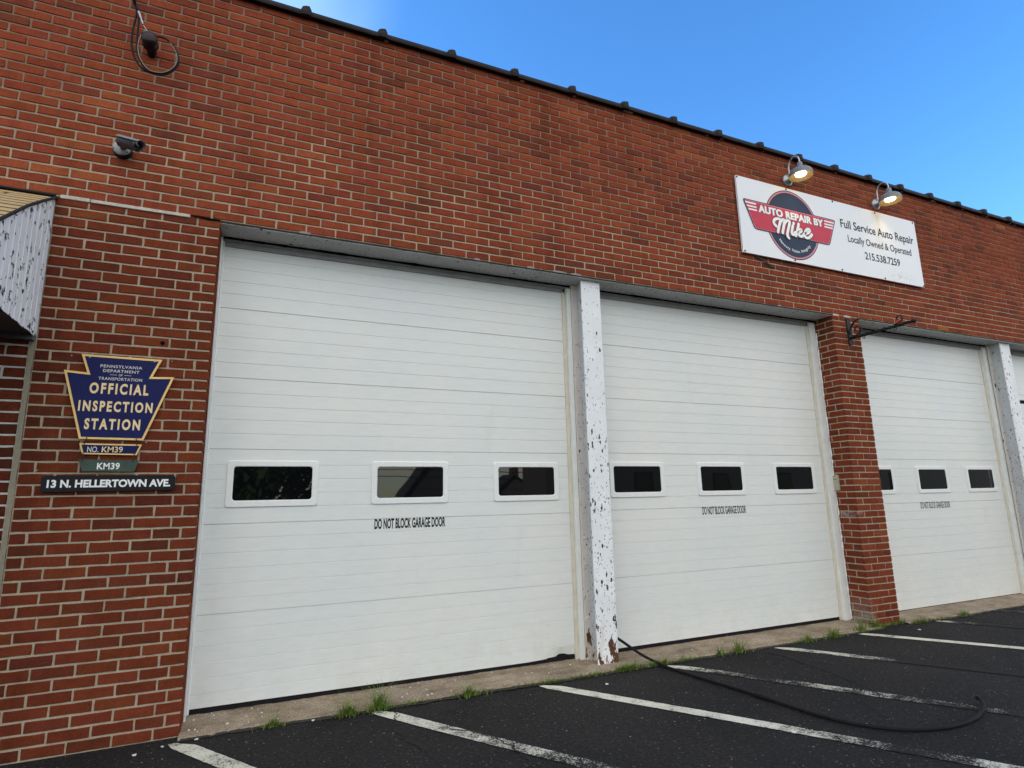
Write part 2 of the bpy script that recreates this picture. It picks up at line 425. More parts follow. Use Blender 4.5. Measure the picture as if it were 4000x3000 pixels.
def board_mat():
    t = NT('aluminium_board'); co = t.coord(); x, y, z = t.n('ShaderNodeSeparateXYZ', {0: co}).outputs
    def near(v, c0, w): return t.n('ShaderNodeMapRange', {'Value': t.math('ABSOLUTE', t.math('SUBTRACT', v, c0)), 'From Min': w, 'From Max': w * 0.2}, interpolation_type='SMOOTHSTEP').outputs[0]
    c = t.mix(t.noise(co, 3, 4), (0.82, 0.83, 0.85), (0.86, 0.87, 0.89))
    n = t.noise(t.coord((6, 6, 1.2)), 5, 5, 0.65)
    run_ = t.math('MULTIPLY', t.math('MULTIPLY', near(x, 2.20, 0.13), t.n('ShaderNodeMapRange', {'Value': z, 'From Min': 0.30, 'From Max': 0.86}).outputs[0]), t.ramp(n, [(0.35, 0.1), (0.65, 0.75)]))
    c = t.mix(run_, c, (0.62, 0.47, 0.26))
    smear = t.math('MULTIPLY', t.math('MULTIPLY', near(z, 0.085, 0.075), near(x, 2.52, 0.34)), t.ramp(t.noise(t.coord((1, 1, 3)), 18, 5, 0.7), [(0.50, 0.0), (0.66, 0.7)]))
    c = t.mix(smear, c, (0.40, 0.36, 0.30))
    return t.set(Base_Color=c, Roughness=0.40, Specular_IOR_Level=0.4)
M_BOARD = board_mat()
M_NAVY = plain('navy_vinyl', (0.020, 0.035, 0.072), 0.42, 0.06, 6, spec=0.15)
M_DKLINE = plain('dark_outline_vinyl', (0.014, 0.012, 0.026), 0.42, 0.05, spec=0.15)
M_RED = plain('red_vinyl', (0.58, 0.045, 0.080), 0.42, 0.05, 6, spec=0.15)
M_PINK = plain('faded_red_vinyl', (0.66, 0.20, 0.24), 0.42, 0.05, 6)
M_WHITEINK = plain('white_vinyl', (0.88, 0.87, 0.86), 0.42, 0.03)
M_INK = plain('navy_lettering', (0.016, 0.016, 0.036), 0.42, 0.05, spec=0.15)
M_KBLUE = plain('enamel_blue', (0.007, 0.010, 0.085), 0.38, 0.12, 10, spec=0.15)
M_GOLD = plain('enamel_gold', (0.90, 0.58, 0.19), 0.42, 0.08, 14)
M_PALEGOLD = plain('pale_gold_letters', (0.90, 0.66, 0.34), 0.45, 0.08, 30)
M_KWHITE = plain('small_white_letters', (0.62, 0.58, 0.56), 0.45, 0.08, 30)
M_GREEN = plain('faded_green_plate', (0.030, 0.062, 0.038), 0.5, 0.25, 18)
M_SCREW = plain('screw_head', (0.40, 0.38, 0.34), 0.4, 0.15, metal=0.6)
M_PAD = plain('beige_plastic', (0.44, 0.41, 0.29), 0.5, 0.06)
M_RUST = plain('rusty_strap', (0.045, 0.025, 0.018), 0.75, 0.4, 50)

def awning_metal():
    t = NT('flaking_awning_metal'); co = t.coord()
    y = t.n('ShaderNodeSeparateXYZ', {0: co}).outputs['Y']
    n = t.noise(t.coord((1, 1, 0.75)), 24, 6, 0.66); g = t.noise(co, 5, 4)
    s = t.math('ADD', n, t.math('MULTIPLY', g, 0.35))
    m = t.ramp(s, [(0.765, 0.0), (0.78, 1.0)])
    c = t.mix(t.ramp(g, [(0.3, 0.0), (0.7, 1.0)]), (0.78, 0.78, 0.80), (0.86, 0.86, 0.87))
    c = t.mix(m, c, (0.02, 0.018, 0.018))
    t.set(Base_Color=c, Roughness=0.6)
    t.bump(t.math('SUBTRACT', t.math('MULTIPLY', n, 0.4), m), 0.9, 0.006)
    return t.m
M_AWN = awning_metal()
def shingle_mat():
    t = NT('tan_shingle'); co = t.coord()
    f = t.noise(co, 120, 5, 0.75); g = t.noise(co, 10, 3)
    c = t.mix(g, (0.40, 0.27, 0.115), (0.50, 0.36, 0.18))
    c = t.mix(0.9, c, t.ramp(f, [(0.33, 0.35), (0.45, 1.0), (0.7, 1.2)]), 'MULTIPLY')
    t.set(Base_Color=c, Roughness=0.95); t.bump(f, 0.5, 0.004)
    return t.m
M_SHINGLE = shingle_mat()
M_TAR = plain('tar_edge', (0.012, 0.011, 0.011), 0.8, 0.3)
M_DARKSOFF = plain('awning_soffit_board', (0.10, 0.095, 0.09), 0.8, 0.2, 8)
def grass_mat():
    t = NT('grass_blade')
    a = t.n('ShaderNodeVertexColor', layer_name='Col').outputs['Color']
    t.set(Base_Color=a, Roughness=0.6, Specular_IOR_Level=0.3)
    return t.m
M_GRASS = grass_mat()
M_CHIP = plain('paint_flake', (0.72, 0.71, 0.66), 0.7, 0.1, 60)
def emit(name, c, s):
    t = NT(name)
    t.set(Base_Color=(0.9, 0.8, 0.6), Emission_Color=c, Emission_Strength=s)
    return t.m
M_BULB = emit('lit_bulb', (1.0, 0.80, 0.42), 2.6)

# ------------------------------------------------------------------ brickwork
BL, CH, J = 0.2032, 0.065834, 0.0115       # brick module, course height, joint
HZ = 49 * CH                                # underside of the wall over the doors
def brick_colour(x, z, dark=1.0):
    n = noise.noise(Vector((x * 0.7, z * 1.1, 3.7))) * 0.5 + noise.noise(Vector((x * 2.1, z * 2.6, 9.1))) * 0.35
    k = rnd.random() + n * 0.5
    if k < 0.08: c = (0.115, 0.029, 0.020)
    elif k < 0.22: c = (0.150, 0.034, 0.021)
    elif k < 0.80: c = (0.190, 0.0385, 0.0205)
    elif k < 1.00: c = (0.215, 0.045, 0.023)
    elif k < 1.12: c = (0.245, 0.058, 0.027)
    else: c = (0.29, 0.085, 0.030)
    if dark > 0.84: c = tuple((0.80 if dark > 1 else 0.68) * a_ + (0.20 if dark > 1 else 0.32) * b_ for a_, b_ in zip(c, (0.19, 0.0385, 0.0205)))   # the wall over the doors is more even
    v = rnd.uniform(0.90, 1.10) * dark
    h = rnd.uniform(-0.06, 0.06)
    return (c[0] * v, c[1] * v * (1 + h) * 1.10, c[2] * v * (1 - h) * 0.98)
def one_brick(mb, O, U, N, u0, u1, z0, z1, col):
    """one brick: O origin, U along the wall, N outward normal"""
    d0 = rnd.uniform(-0.0012, 0.0012)
    tilt = rnd.uniform(-0.0025, 0.0025)
    w, h = u1 - u0, z1 - z0
    per = []
    nb = 4 if w > 0.12 else 2
    for i in range(nb): per.append((u0 + w * i / nb, z0))
    per.append((u1, z0)); per.append((u1, z0 + h * 0.5)); per.append((u1, z1))
    for i in range(1, nb): per.append((u1 - w * i / nb, z1))
    per.append((u0, z1)); per.append((u0, z1 - h * 0.5))
    n = len(per); cu, cz = (u0 + u1) / 2, (z0 + z1) / 2
    jit = [(rnd.gauss(0, 0.0008), rnd.gauss(0, 0.0008)) for _ in per]
    rings = []
    for ins, dep in ((0.0028, 0.0), (0.0006, -0.0022), (-0.0006, -0.010)):
        r = []
        for (u, z), (ju, jz) in zip(per, jit):
            uu = u + ju + (ins if u < cu - 0.001 else -ins if u > cu + 0.001 else 0) * (1 if abs(abs(u - cu) - w / 2) < 1e-6 else 0)
            zz = z + jz + (ins if z < cz - 0.001 else -ins if z > cz + 0.001 else 0) * (1 if abs(abs(z - cz) - h / 2) < 1e-6 else 0)
            r.append(O + U * uu + Vector((0, 0, 1)) * zz + N * (d0 + dep + (tilt * (u - cu) / 0.1)))
        rings.append(r)
    vs = rings[0] + rings[1] + rings[2]
    mb.add(vs, [tuple(range(n))], 0, False, col)
    mb.add(vs, [(a * n + i, (a + 1) * n + i, (a + 1) * n + (i + 1) % n, a * n + (i + 1) % n) for a in (0, 1) for i in range(n)], 0, True, col)
def course(mb, O, U, N, cuts, z0, dark=1.0, skip=None):
    """bricks between successive cut positions (centre lines of the head joints)"""
    for a, b in zip(cuts[:-1], cuts[1:]):
        if b - a < 0.03: continue
        j0 = J * rnd.uniform(0.38, 0.62) * 1.0; j1 = J * rnd.uniform(0.38, 0.62)
        u0, u1 = a + j0, b - j1
        if skip and skip(a, b): continue
        p = O + U * ((a + b) / 2)
        one_brick(mb, O, U, N, u0, u1, z0 + J * 0.5 + rnd.gauss(0, 0.0005), z0 + CH - J * 0.5 + rnd.gauss(0, 0.0005), brick_colour(p.x + p.y, z0, dark))
def run(a, b, phase):
    k = math.ceil((a - phase) / BL + 1e-6); xs = [a]
    while phase + k * BL < b - 1e-6:
        x = phase + k * BL + rnd.gauss(0, 0.0022)
        if x - xs[-1] > 0.03: xs.append(x)
        k += 1
    if b - xs[-1] < 0.035: xs.pop()
    xs.append(b); return xs

XP = 0.053           # right edge of the left pier
PX0, PX1 = 6.058, 6.474   # brick pillar
X_IN = -0.868        # seam to the infill wall under the awning
X_W0, X_W1 = -3.6, 14.0
DY = 0.26            # face of the doors
X3 = Vector((1, 0, 0)); NF = Vector((0, -1, 0)); O0 = Vector((0, 0, 0))

bld = rootobj('garage_building', (0, 0, 0), 'long red brick garage with a row of white overhead doors', 'garage')

w = MB()
nrow = 27
for r in range(nrow):                                   # wall over the doors
    z0 = HZ + r * CH + 0.0005
    ph = (0.0 if r % 2 == 0 else BL / 2) + rnd.gauss(0, 0.004)
    course(w, O0, X3, NF, run(X_W0, X_W1, ph), z0, 1.30)  # paler bricks; their brightness also stands for stronger light up here
for r in range(-2, 49):                                 # left pier, toothed ends
    z0 = r * CH
    ends = [XP - 0.083, XP - 0.083 - 0.150] if r % 2 else [XP - 0.138]
    e = ends[-1]
    cuts = run(X_IN, e, e - BL * math.floor((e - X_IN) / BL))
    cuts = sorted(set(cuts + ends)) + [XP + J * 0.5]
    course(w, O0, X3, NF, cuts, z0, 0.86)  # darker bricks; the tone also stands for weaker light low down
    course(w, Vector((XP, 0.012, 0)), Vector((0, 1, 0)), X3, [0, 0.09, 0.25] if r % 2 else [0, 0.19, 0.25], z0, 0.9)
for r in range(45, 49):                                 # narrow strip of old wall beside the awning top
    pass
for r in range(0, 49):                                  # far right pier
    z0 = r * CH
    course(w, O0, X3, NF, run(12.55, X_W1, 12.55 + (BL / 2 if r % 2 else 0)), z0)
# mortar body behind the brick faces
MY = 0.0058
w.box(X_W0 - 0.2, X_W1, MY, 0.34, HZ + 0.001, HZ + nrow * CH, 1)
w.box(X_IN, XP - MY, MY, 0.34, -0.25, HZ, 1)
w.box(12.55 + MY, X_W1, MY, 0.34, -0.25, HZ, 1)
wall = w.build('brick_wall', [M_BRICK, M_MORTAR], bld)

p = MB()
for r in range(-2, 49):
    z0 = r * CH
    cuts = [PX0 - J * 0.5] + ([PX0 + 0.205, PX1 + J * 0.5] if r % 2 else [PX0 + 0.103, PX0 + 0.310, PX1 + J * 0.5])
    course(p, O0, X3, NF, cuts, z0)
    course(p, Vector((PX0, 0.0, 0)), Vector((0, 1, 0)), Vector((-1, 0, 0)), [0.012 - J * 0.5, 0.105, 0.27] if r % 2 else [0.012 - J * 0.5, 0.195, 0.27], z0, 0.92)
    course(p, Vector((PX1, 0.0, 0)), Vector((0, 1, 0)), X3, [0.012 - J * 0.5, 0.105, 0.27] if r % 2 else [0.012 - J * 0.5, 0.195, 0.27], z0, 0.92)
p.box(PX0 + MY, PX1 - MY, MY, 0.34, -0.25, HZ, 1)
p.build('brick_pillar', [M_BRICK_P, M_MORTAR], bld)

q = MB()                                                # darker infill brickwork left of the seam
for r in range(-2, 49):
    course(q, Vector((0, 0.004, 0)), X3, NF, run(X_W0, X_IN - 0.026, X_IN - 0.026 - (BL * 0.55 if r % 2 else 0)), r * CH + 0.02, 0.62)
q.box(X_W0, X_IN - 0.0262, 0.0095, 0.3, -0.25, HZ - 0.05, 1)
q.build('infill_wall', [M_BRICK, M_MORTAR_W], bld, 'darker red brickwork with pale joints under the awning')
q = MB()
pts = []
for i in range(60):
    z = -0.1 + i * 0.058
    if z > HZ: break
    pts.append((X_IN - 0.027 + rnd.gauss(0, 0.0012), X_IN - 0.001 + rnd.gauss(0, 0.0012), z))
for a, b in zip(pts[:-1], pts[1:]):
    q.add([(a[0], 0.001, a[2]), (a[1], 0.001, a[2]), (b[1], 0.001, b[2]), (b[0], 0.001, b[2])], [(0, 1, 2, 3)], 0, True)
q.build('mortar_seam', mortar_mat('seam_mortar', (0.33, 0.29, 0.21), (0.26, 0.23, 0.17)), bld)

# unseen building body, added as a plain shell to block the low sun
s_ = MB()
s_.box(-14, 16, 0.46, 14, -0.2, 4.93)
s_.box(-14, X_W0 - 0.21, 0.02, 0.455, -0.2, 4.94)
s_.box(X_W1 + 0.01, 16, 0.02, 0.455, -0.2, 4.94)
s_.build('sun_block_shell', plain('render', (0.2, 0.18, 0.16), 0.9), bld)

# clay coping: half-round tiles with a raised collar at each joint
c = MB()
ZC = HZ + nrow * CH
def cop_profile(g):
    ft = -0.048 - g
    return [(0.30, ZC + 0.002), (0.012, ZC + 0.002), (ft + 0.018, ZC - 0.012 - g * 0.4), (ft + 0.004, ZC - 0.012 - g * 0.4), (ft, ZC + 0.004), (ft + 0.006, ZC + 0.030 + g),
            (ft + 0.028, ZC + 0.048 + g), (0.05, ZC + 0.062 + g), (0.14, ZC + 0.070 + g), (0.23, ZC + 0.062 + g), (0.30, ZC + 0.03)]
def extr(mb, prof, x0, x1, dz0=0.0, dz1=0.0, mi=0):
    n = len(prof)
    vs = [(x0, y, z + dz0) for y, z in prof] + [(x1, y, z + dz1) for y, z in prof]
    mb.add(vs, [(i, (i + 1) % n, n + (i + 1) % n, n + i) for i in range(n)] + [tuple(range(n - 1, -1, -1)), tuple(range(n, 2 * n))], mi)
xs = [0.529 + 0.5855 * k for k in range(-8, 23)]
for i, x in enumerate(xs):
    dz = rnd.gauss(0, 0.002)
    extr(c, cop_profile(0.0), x + 0.02, x + 0.5855 + 0.02 - 0.004, dz, dz + rnd.gauss(0, 0.002))
    # collar with sloped shoulders
    for (a, g), (b, h) in zip([(-0.040, 0.002), (-0.030, 0.016), (-0.008, 0.022), (0.018, 0.024), (0.036, 0.006)], [(-0.030, 0.016), (-0.008, 0.022), (0.018, 0.024), (0.036, 0.006), (0.037, 0.0)]):
        A, B = cop_profile(g), cop_profile(h); n = len(A)
        vs_ = [(x + a, y, z + dz) for y, z in A] + [(x + b, y, z + dz) for y, z in B]
        c.add(vs_, [(k, (k + 1) % n, n + (k + 1) % n, n + k) for k in range(n)], 0)
coping = c.build('coping', M_COPING, bld)
M_CRUMB = plain('old_bedding_mortar', (0.42, 0.36, 0.27), 0.95, 0.2, 40)   # crumbs of bedding mortar squeezed out below the coping
for _ in range(34):
    x = rnd.choice(xs) + rnd.uniform(-0.02, 0.12) if rnd.random() < 0.7 else rnd.uniform(-2, 12)
    ww = rnd.uniform(0.015, 0.06)
    if x < -0.2 or x > 11: continue
    m_ = MB(); m_.bbox(x, x + ww, -0.022, 0.004, ZC - 0.012 - rnd.uniform(0.0, 0.012), ZC - 0.004, 0.003)
    m_.build('mortar_crumb', M_CRUMB, bld)

# lintel plate over the door bays, its lip and the sealing strip of caulk at the left
l = MB()
def wavy_plate(x0, x1):
    n = int((x1 - x0) / 0.06)
    top, vs_, fs_ = HZ - 0.0092, [], []
    for i in range(n + 1):
        x = x0 + (x1 - x0) * i / n
        yf = 0.017 + rnd.gauss(0, 0.0015); zb = HZ - 0.014
        vs_ += [(x, yf, top), (x, yf, zb - 0.001), (x, 0.30, zb - 0.001)]
    for i in range(n):
        b = i * 3
        fs_ += [(b, b + 1, b + 4, b + 3), (b + 1, b + 2, b + 5, b + 4)]
    l.add(vs_, fs_)
wavy_plate(XP - 0.004, PX0 + 0.004); wavy_plate(PX1 - 0.004, 12.55)
l.build('lintel', M_SOFFIT, bld)
M_CAULK = plain('pale_caulk', (0.50, 0.46, 0.38), 0.8, 0.2, 50)
for q4 in ((-0.842, -0.69, -0.007, 0.004), (-0.685, -0.13, -0.008, 0.002), (PX0 + 0.01, PX0 + 0.10, -0.002, 0.003), (PX0 + 0.18, PX0 + 0.29, -0.002, 0.002)):
    st = MB(); st.bbox(q4[0], q4[1], q4[2], 0.012, HZ - 0.017, HZ + q4[3] + 0.003, 0.003); st.build('caulk_strip', M_CAULK, bld)
st = MB(); st.add([(-0.14, -0.0035, HZ - 0.005), (-0.02, -0.0035, HZ - 0.016), (XP, -0.0035, HZ - 0.011), (XP, -0.0035, HZ + 0.001), (-0.05, -0.0035, HZ + 0.002), (-0.14, -0.0035, HZ + 0.001)], [tuple(range(6))]); st.build('mortar_gap', M_HOLE, bld)
st = MB(); st.box(XP, PX0, 0.010, 0.0165, HZ - 0.0085, HZ - 0.001); st.build('rusty_gap', M_RUST, bld)
M_FLK = plain('white_flake', (0.8, 0.79, 0.76), 0.6, 0.05)
for x, wd in ((2.375, 0.07), (2.50, 0.006), (2.62, 0.13), (2.80, 0.10), (5.25, 0.05), (0.56, 0.08), (1.9, 0.05)):
    fl = MB(); fl.add([(x, 0.008, HZ - 0.001), (x + wd, 0.008, HZ - 0.001), (x + wd, -0.003, HZ + 0.007), (x + wd * 0.4, -0.004, HZ + 0.010), (x, -0.001, HZ + 0.006)], [(0, 1, 2, 3, 4)])
    fl.build('peeling_flake', M_FLK, bld)
M_HEAD = plain('head_shaded_paint', (0.30, 0.30, 0.305), 0.6, 0.15, 10)   # head moulding above each door, toned grey for the shade there
for x0, x1 in ((XP - 0.003, 2.93), (3.118, PX0 + 0.003), (PX1 - 0.003, 9.31), (9.524, 12.55)):
    hm = MB(); hm.box(x0, x1, 0.238, 0.33, HZ - 0.045, HZ - 0.016); hm.box(x0, x1, 0.246, 0.33, HZ - 0.079, HZ - 0.0455)
    hm.build('head_moulding', M_HEAD, bld)

for x0, x1 in ((XP, 2.93), (3.118, PX0), (PX1, 9.31)):   # ragged black gap where the plate meets the moulding
    rg = MB(); vs_ = []; n = int((x1 - x0) / 0.03)
    for i in range(n + 1):
        x = x0 + (x1 - x0) * i / n
        wv = 0.010 + 0.010 * max(0, noise.noise(Vector((x * 3.1, 2.0, 5.0)))) + 0.012 * max(0, noise.noise(Vector((x * 14, 1.0, 2.0))))
        vs_ += [(x, 0.2378 - wv, HZ - 0.0162), (x, 0.2378, HZ - 0.0162), (x, 0.2372, HZ - 0.024 - 0.3 * wv)]
    rg.add(vs_, [f for i in range(n) for f in ((3 * i, 3 * i + 3, 3 * i + 4, 3 * i + 1), (3 * i + 1, 3 * i + 4, 3 * i + 5, 3 * i + 2))])
    rg.build('head_gap', M_HOLE, bld)
# ------------------------------------------------------------------ steel posts
def post(x0, x1, label):
    m = MB(); yf = 0.060
    xm = (x0 + x1) / 2
    m.bbox(x0, x1, yf, yf + 0.014, 0.0, HZ - 0.016, 0.004, 0)
    m.box(x0 + 0.035, x0 + 0.047, yf + 0.0145, 0.194, 0.0, HZ - 0.0162, 1)
    m.bbox(x0 - 0.024, x1, 0.1945, 0.212, 0.0, HZ - 0.0164, 0.004, 2)
    for k in range(14):
        z = 0.35 + k * 0.21
        m.lathe([(0.011, 0), (0.011, 0.003), (0.007, 0.008), (0.0, 0.009)], (x0 + 0.004, 0.1945, z), (0, -1, 0), 10, 2)
    return m.build('steel_post', [M_POST, M_WEB, chipped('flaking_pinkish_paint', (0.66, 0.60, 0.56), 0.5, 0.9)], bld, label)
post(2.927, 3.120, 'white steel post with heavily flaked paint and rust at its foot')
post(9.308, 9.524, 'white steel post with smooth bright face and dark chipped shaded web')

# ------------------------------------------------------------------ garage doors
GROOVES = [0.254, 0.348, 0.444, 0.537, 0.727, 0.82, 0.918, 1.015, 1.109, 1.309, 1.402, 1.499, 1.594, 1.809, 1.906, 1.999, 2.093, 2.307, 2.402, 2.496, 2.593, 2.81, 2.904, 2.998, 3.09]
GROOVES = [0.161] + GROOVES
STRONG = [0.635, 1.203, 1.702, 2.199, 2.702]
def rrect(x0, x1, z0, z1, r, n=5):
    o = []
    for cx, cz, a0 in ((x1 - r, z1 - r, 0), (x0 + r, z1 - r, 90), (x0 + r, z0 + r, 180), (x1 - r, z0 + r, 270)):
        for i in range(n + 1):
            a = R(a0 + 90 * i / n); o.append((cx + r * math.cos(a), cz + r * math.sin(a)))
    return o
def ring_frame(mb, outer, inner, y0, y1, b=0.004):
    """raised frame between two outlines with rounded lips"""
    n = len(outer)
    def shr(pts, d):
        cx = sum(p[0] for p in pts) / n; cz = sum(p[1] for p in pts) / n
        return [(x - d * (1 if x > cx else -1), z - d * (1 if z > cz else -1)) for x, z in pts]
    rings = [[(x, y1, z) for x, z in outer], [(x, y0 + b, z) for x, z in outer], [(x, y0, z) for x, z in shr(outer, b)],
             [(x, y0, z) for x, z in shr(inner, -b)], [(x, y0 + b, z) for x, z in inner], [(x, y1 + 0.012, z) for x, z in inner]]
    vs_ = sum(rings, [])
    mb.add(vs_, [(a * n + i, a * n + (i + 1) % n, (a + 1) * n + (i + 1) % n, (a + 1) * n + i) for a in range(5) for i in range(n)], 0, False)
def text_mesh(body, shear=0.0, spacing=1.0, offset=0.0, extrude=0.0006):
    cu = bpy.data.curves.new('lettering', 'FONT'); cu.body = body; cu.size = 1.0
    cu.shear = shear; cu.space_character = spacing; cu.offset = offset; cu.resolution_u = 4
    o = bpy.data.objects.new('lettering', cu); COL.objects.link(o)
    bpy.context.view_layer.update()
    dg = bpy.context.evaluated_depsgraph_get()
    me = o.evaluated_get(dg).to_mesh()
    vs_ = [v.co.copy() for v in me.vertices]; fs_ = [list(f.vertices) for f in me.polygons]
    o.evaluated_get(dg).to_mesh_clear()
    bpy.data.objects.remove(o); bpy.data.curves.remove(cu)
    return vs_, fs_
CAPH = max(v.y for v in text_mesh('H')[0])
def text(mb, body, x0, x1, z0, z1, y, mi=0, slope=0.0, **kw):
    """letters in the XZ plane facing -Y, fitted from x0 to x1, baseline z0 and cap height z1"""
    vs_, fs_ = text_mesh(body, **kw)
    a, b = min(v.x for v in vs_), max(v.x for v in vs_)
    sx, sz = (x1 - x0) / (b - a), (z1 - z0) / CAPH
    mb.add([(x0 + (v.x - a) * sx, y, z0 + v.y * sz + slope * (v.x - a) * sx) for v in vs_], fs_, mi)
def text_back(mb, *a, **kw): text(mb, *a, **kw)

def garage_door(x0, x1, zb, wins, label, lettering=None, bent=False, tilt=0.0, bold=0.030):
    dz = zb - 0.070
    prof = [(DY + 0.045, zb), (DY, zb)]
    ev = sorted([(z, 0) for z in GROOVES] + [(z, 1) for z in STRONG])
    for z, s in ev:
        z += dz
        if s: prof += [(DY, z - 0.0032), (DY + 0.008, z - 0.0028), (DY + 0.008, z + 0.0026), (DY, z + 0.0032)]
        else: prof += [(DY, z - 0.0040), (DY + 0.0030, z - 0.0022), (DY + 0.0030, z + 0.0018), (DY, z + 0.0024)]
    prof += [(DY, HZ - 0.046), (DY + 0.045, HZ - 0.046)]
    st_ = [x0, (x0 + x1) / 2, x1]
    if bent: st_ = [x0, x0 + 0.2, x0 + 1.4, x1 - 0.42, x1 - 0.30, x1 - 0.21, x1 - 0.14, x1 - 0.06, x1]
    m = MB(); n = len(prof); vs_ = []
    for k, x in enumerate(st_):
        for i, (y, z) in enumerate(prof):
            if i < 2:
                z += tilt * (x1 - x) / (x1 - x0)
                if bent: z += {3: 0.001, 4: 0.005, 5: 0.010, 6: 0.017, 7: 0.017, 8: 0.015}.get(k, 0); y += {5: 0.008, 6: 0.016, 7: 0.012, 8: 0.008}.get(k, 0)
            vs_.append((x, y, z))
    m.add(vs_, [(k * n + i, (k + 1) * n + i, (k + 1) * n + i + 1, k * n + i + 1) for k in range(len(st_) - 1) for i in range(n - 1)])
    d = m.build('garage_door', M_DOOR, bld, label)
    for wx in wins:
        z0, z1 = zb + 1.285, zb + 1.514
        f = MB()
        ring_frame(f, rrect(wx - 0.043, wx + 0.509 + 0.043, z0 - 0.045, z1 + 0.040, 0.022), rrect(wx, wx + 0.509, z0, z1, 0.020), DY - 0.009, DY + 0.006)
        f.build('window_frame', M_FRAME, d)
        g = MB(); g.prism(rrect(wx - 0.006, wx + 0.515, z0 - 0.006, z1 + 0.006, 0.02), DY + 0.0005 - 0.004, DY + 0.004)
        g.build('window_pane', M_GLASS, d)
    b = MB()
    zt = zb + 0.001
    b.box(x0 + 0.003, x1 - 0.003, DY + 0.004, DY + 0.03, zb - 0.030, zt + 0.012)
    if bent: b.box(x1 - 0.45, x1 - 0.003, DY + 0.012, DY + 0.032, zb - 0.028, zb + 0.030)
    b.build('bottom_seal', M_RUBBER, d)
    if lettering:
        t = MB(); text(t, 'DO NOT BLOCK GARAGE DOOR', *lettering, DY - 0.0012, slope=0.0, spacing=1.0, offset=bold)
        t.build('lettering', M_BLACKINK, d)
    return d
D1 = garage_door(0.072, 2.838, 0.056, (0.238, 1.210, 2.187), 'nearest and widest white garage door with a bent bottom corner', (1.197, 1.738, 1.1205, 1.187), True, 0.012)
D2 = garage_door(3.135, 5.940, 0.066, (3.295, 4.280, 5.262), 'white garage door between the flaking post and the brick pillar', (4.262, 4.806, 1.133, 1.202), bold=0.016)
D3 = garage_door(6.475, 9.190, 0.041, (6.540, 7.536, 8.502), 'white garage door right of the brick pillar', (7.490, 8.044, 1.107, 1.179), bold=0.006)
# fourth bay, of which only a sliver shows: a different door with a glazed-over top panel
m = MB()
m.bbox(9.53, 12.5, DY + 0.01, DY + 0.05, 2.66, HZ - 0.046, 0.004)
m.bbox(9.53, 12.5, DY - 0.008, DY + 0.04, 2.575, 2.655, 0.006)
m.bbox(9.53, 12.5, DY - 0.014, DY + 0.04, 2.50, 2.572, 0.006)
m.bbox(9.53, 12.5, DY, DY + 0.04, 0.04, 2.455, 0.004)
for z in (0.6, 1.2, 1.8): m.bbox(9.60, 12.4, DY - 0.012, DY + 0.01, z - 0.02, z + 0.02, 0.005)
d4 = m.build('garage_door', M_DOOR, bld, 'white garage door at the far right edge behind the second post')
m = MB(); m.box(9.53, 12.5, DY + 0.02, DY + 0.05, 2.45, 2.51); m.build('seal_strip', M_RUBBER, d4)

# door trims
def trim(x0, x1, y0, mat, z0, name='door_trim'):
    m = MB(); m.bbox(x0, x1, y0, DY + 0.05, z0, HZ - 0.047, 0.003); m.build(name, mat, bld)
trim(XP + 0.0015, XP + 0.013, 0.165, M_TRIM, 0.024); trim(XP + 0.0135, 0.078, 0.238, M_TRIM, 0.040, 'door_stop')
trim(2.834, 2.866, 0.246, M_CREAM, 0.035, 'door_stop'); trim(2.8665, 2.905, 0.214, M_TRIM, 0.028)
trim(3.118, 3.140, 0.24, M_TRIM, 0.035, 'door_stop')
trim(5.930, 5.962, 0.246, M_CREAM, 0.035, 'door_stop'); trim(5.9625, 6.046, 0.222, M_TRIM, 0.030)
trim(9.180, 9.215, 0.246, M_CREAM, 0.02, 'door_stop'); trim(9.2155, 9.306, 0.222, M_TRIM, 0.02)
cz = MB()                                           # ragged white caulk line between trim and pillar
prev = None
for i in range(90):
    z = 0.04 + i * 0.034
    a = (6.0475 + rnd.gauss(0, 0.0014), 0.2235 + rnd.gauss(0, 0.001), z)
    b_ = (6.0572, 0.216 + rnd.gauss(0, 0.003), z)
    if prev: cz.add([prev[0], prev[1], b_, a], [(0, 1, 2, 3)])
    prev = (a, b_)
cz.build('caulk_line', M_TRIM, bld)
# old drill holes in the brickwork
for x, z, r in ((-0.219, 2.333, 0.0125), (3.609, 4.406, 0.014), (3.2, 4.2, 0.006), (1.9, 4.55, 0.005)):
    h = MB(); h.lathe([(r, 0), (r * 0.9, 0.0006), (0, 0.0006)], (x, -0.0026, z), (0, -1, 0), 14)
    h.build('drill_hole', M_HOLE, bld)

# ------------------------------------------------------------------ awning at the left edge
aw = rootobj('entrance_awning', (X_IN, 0, 2.31), 'small sloped awning with tan shingles and a peeling white end panel', 'awning')
XA = -0.866
sp = [(0.0, 3.205), (-0.20, 3.085), (-0.42, 2.945), (-0.74, 2.715), (-1.10, 2.43), (-1.15, 2.312), (0.0, 2.311)]
a = MB()
n = len(sp)
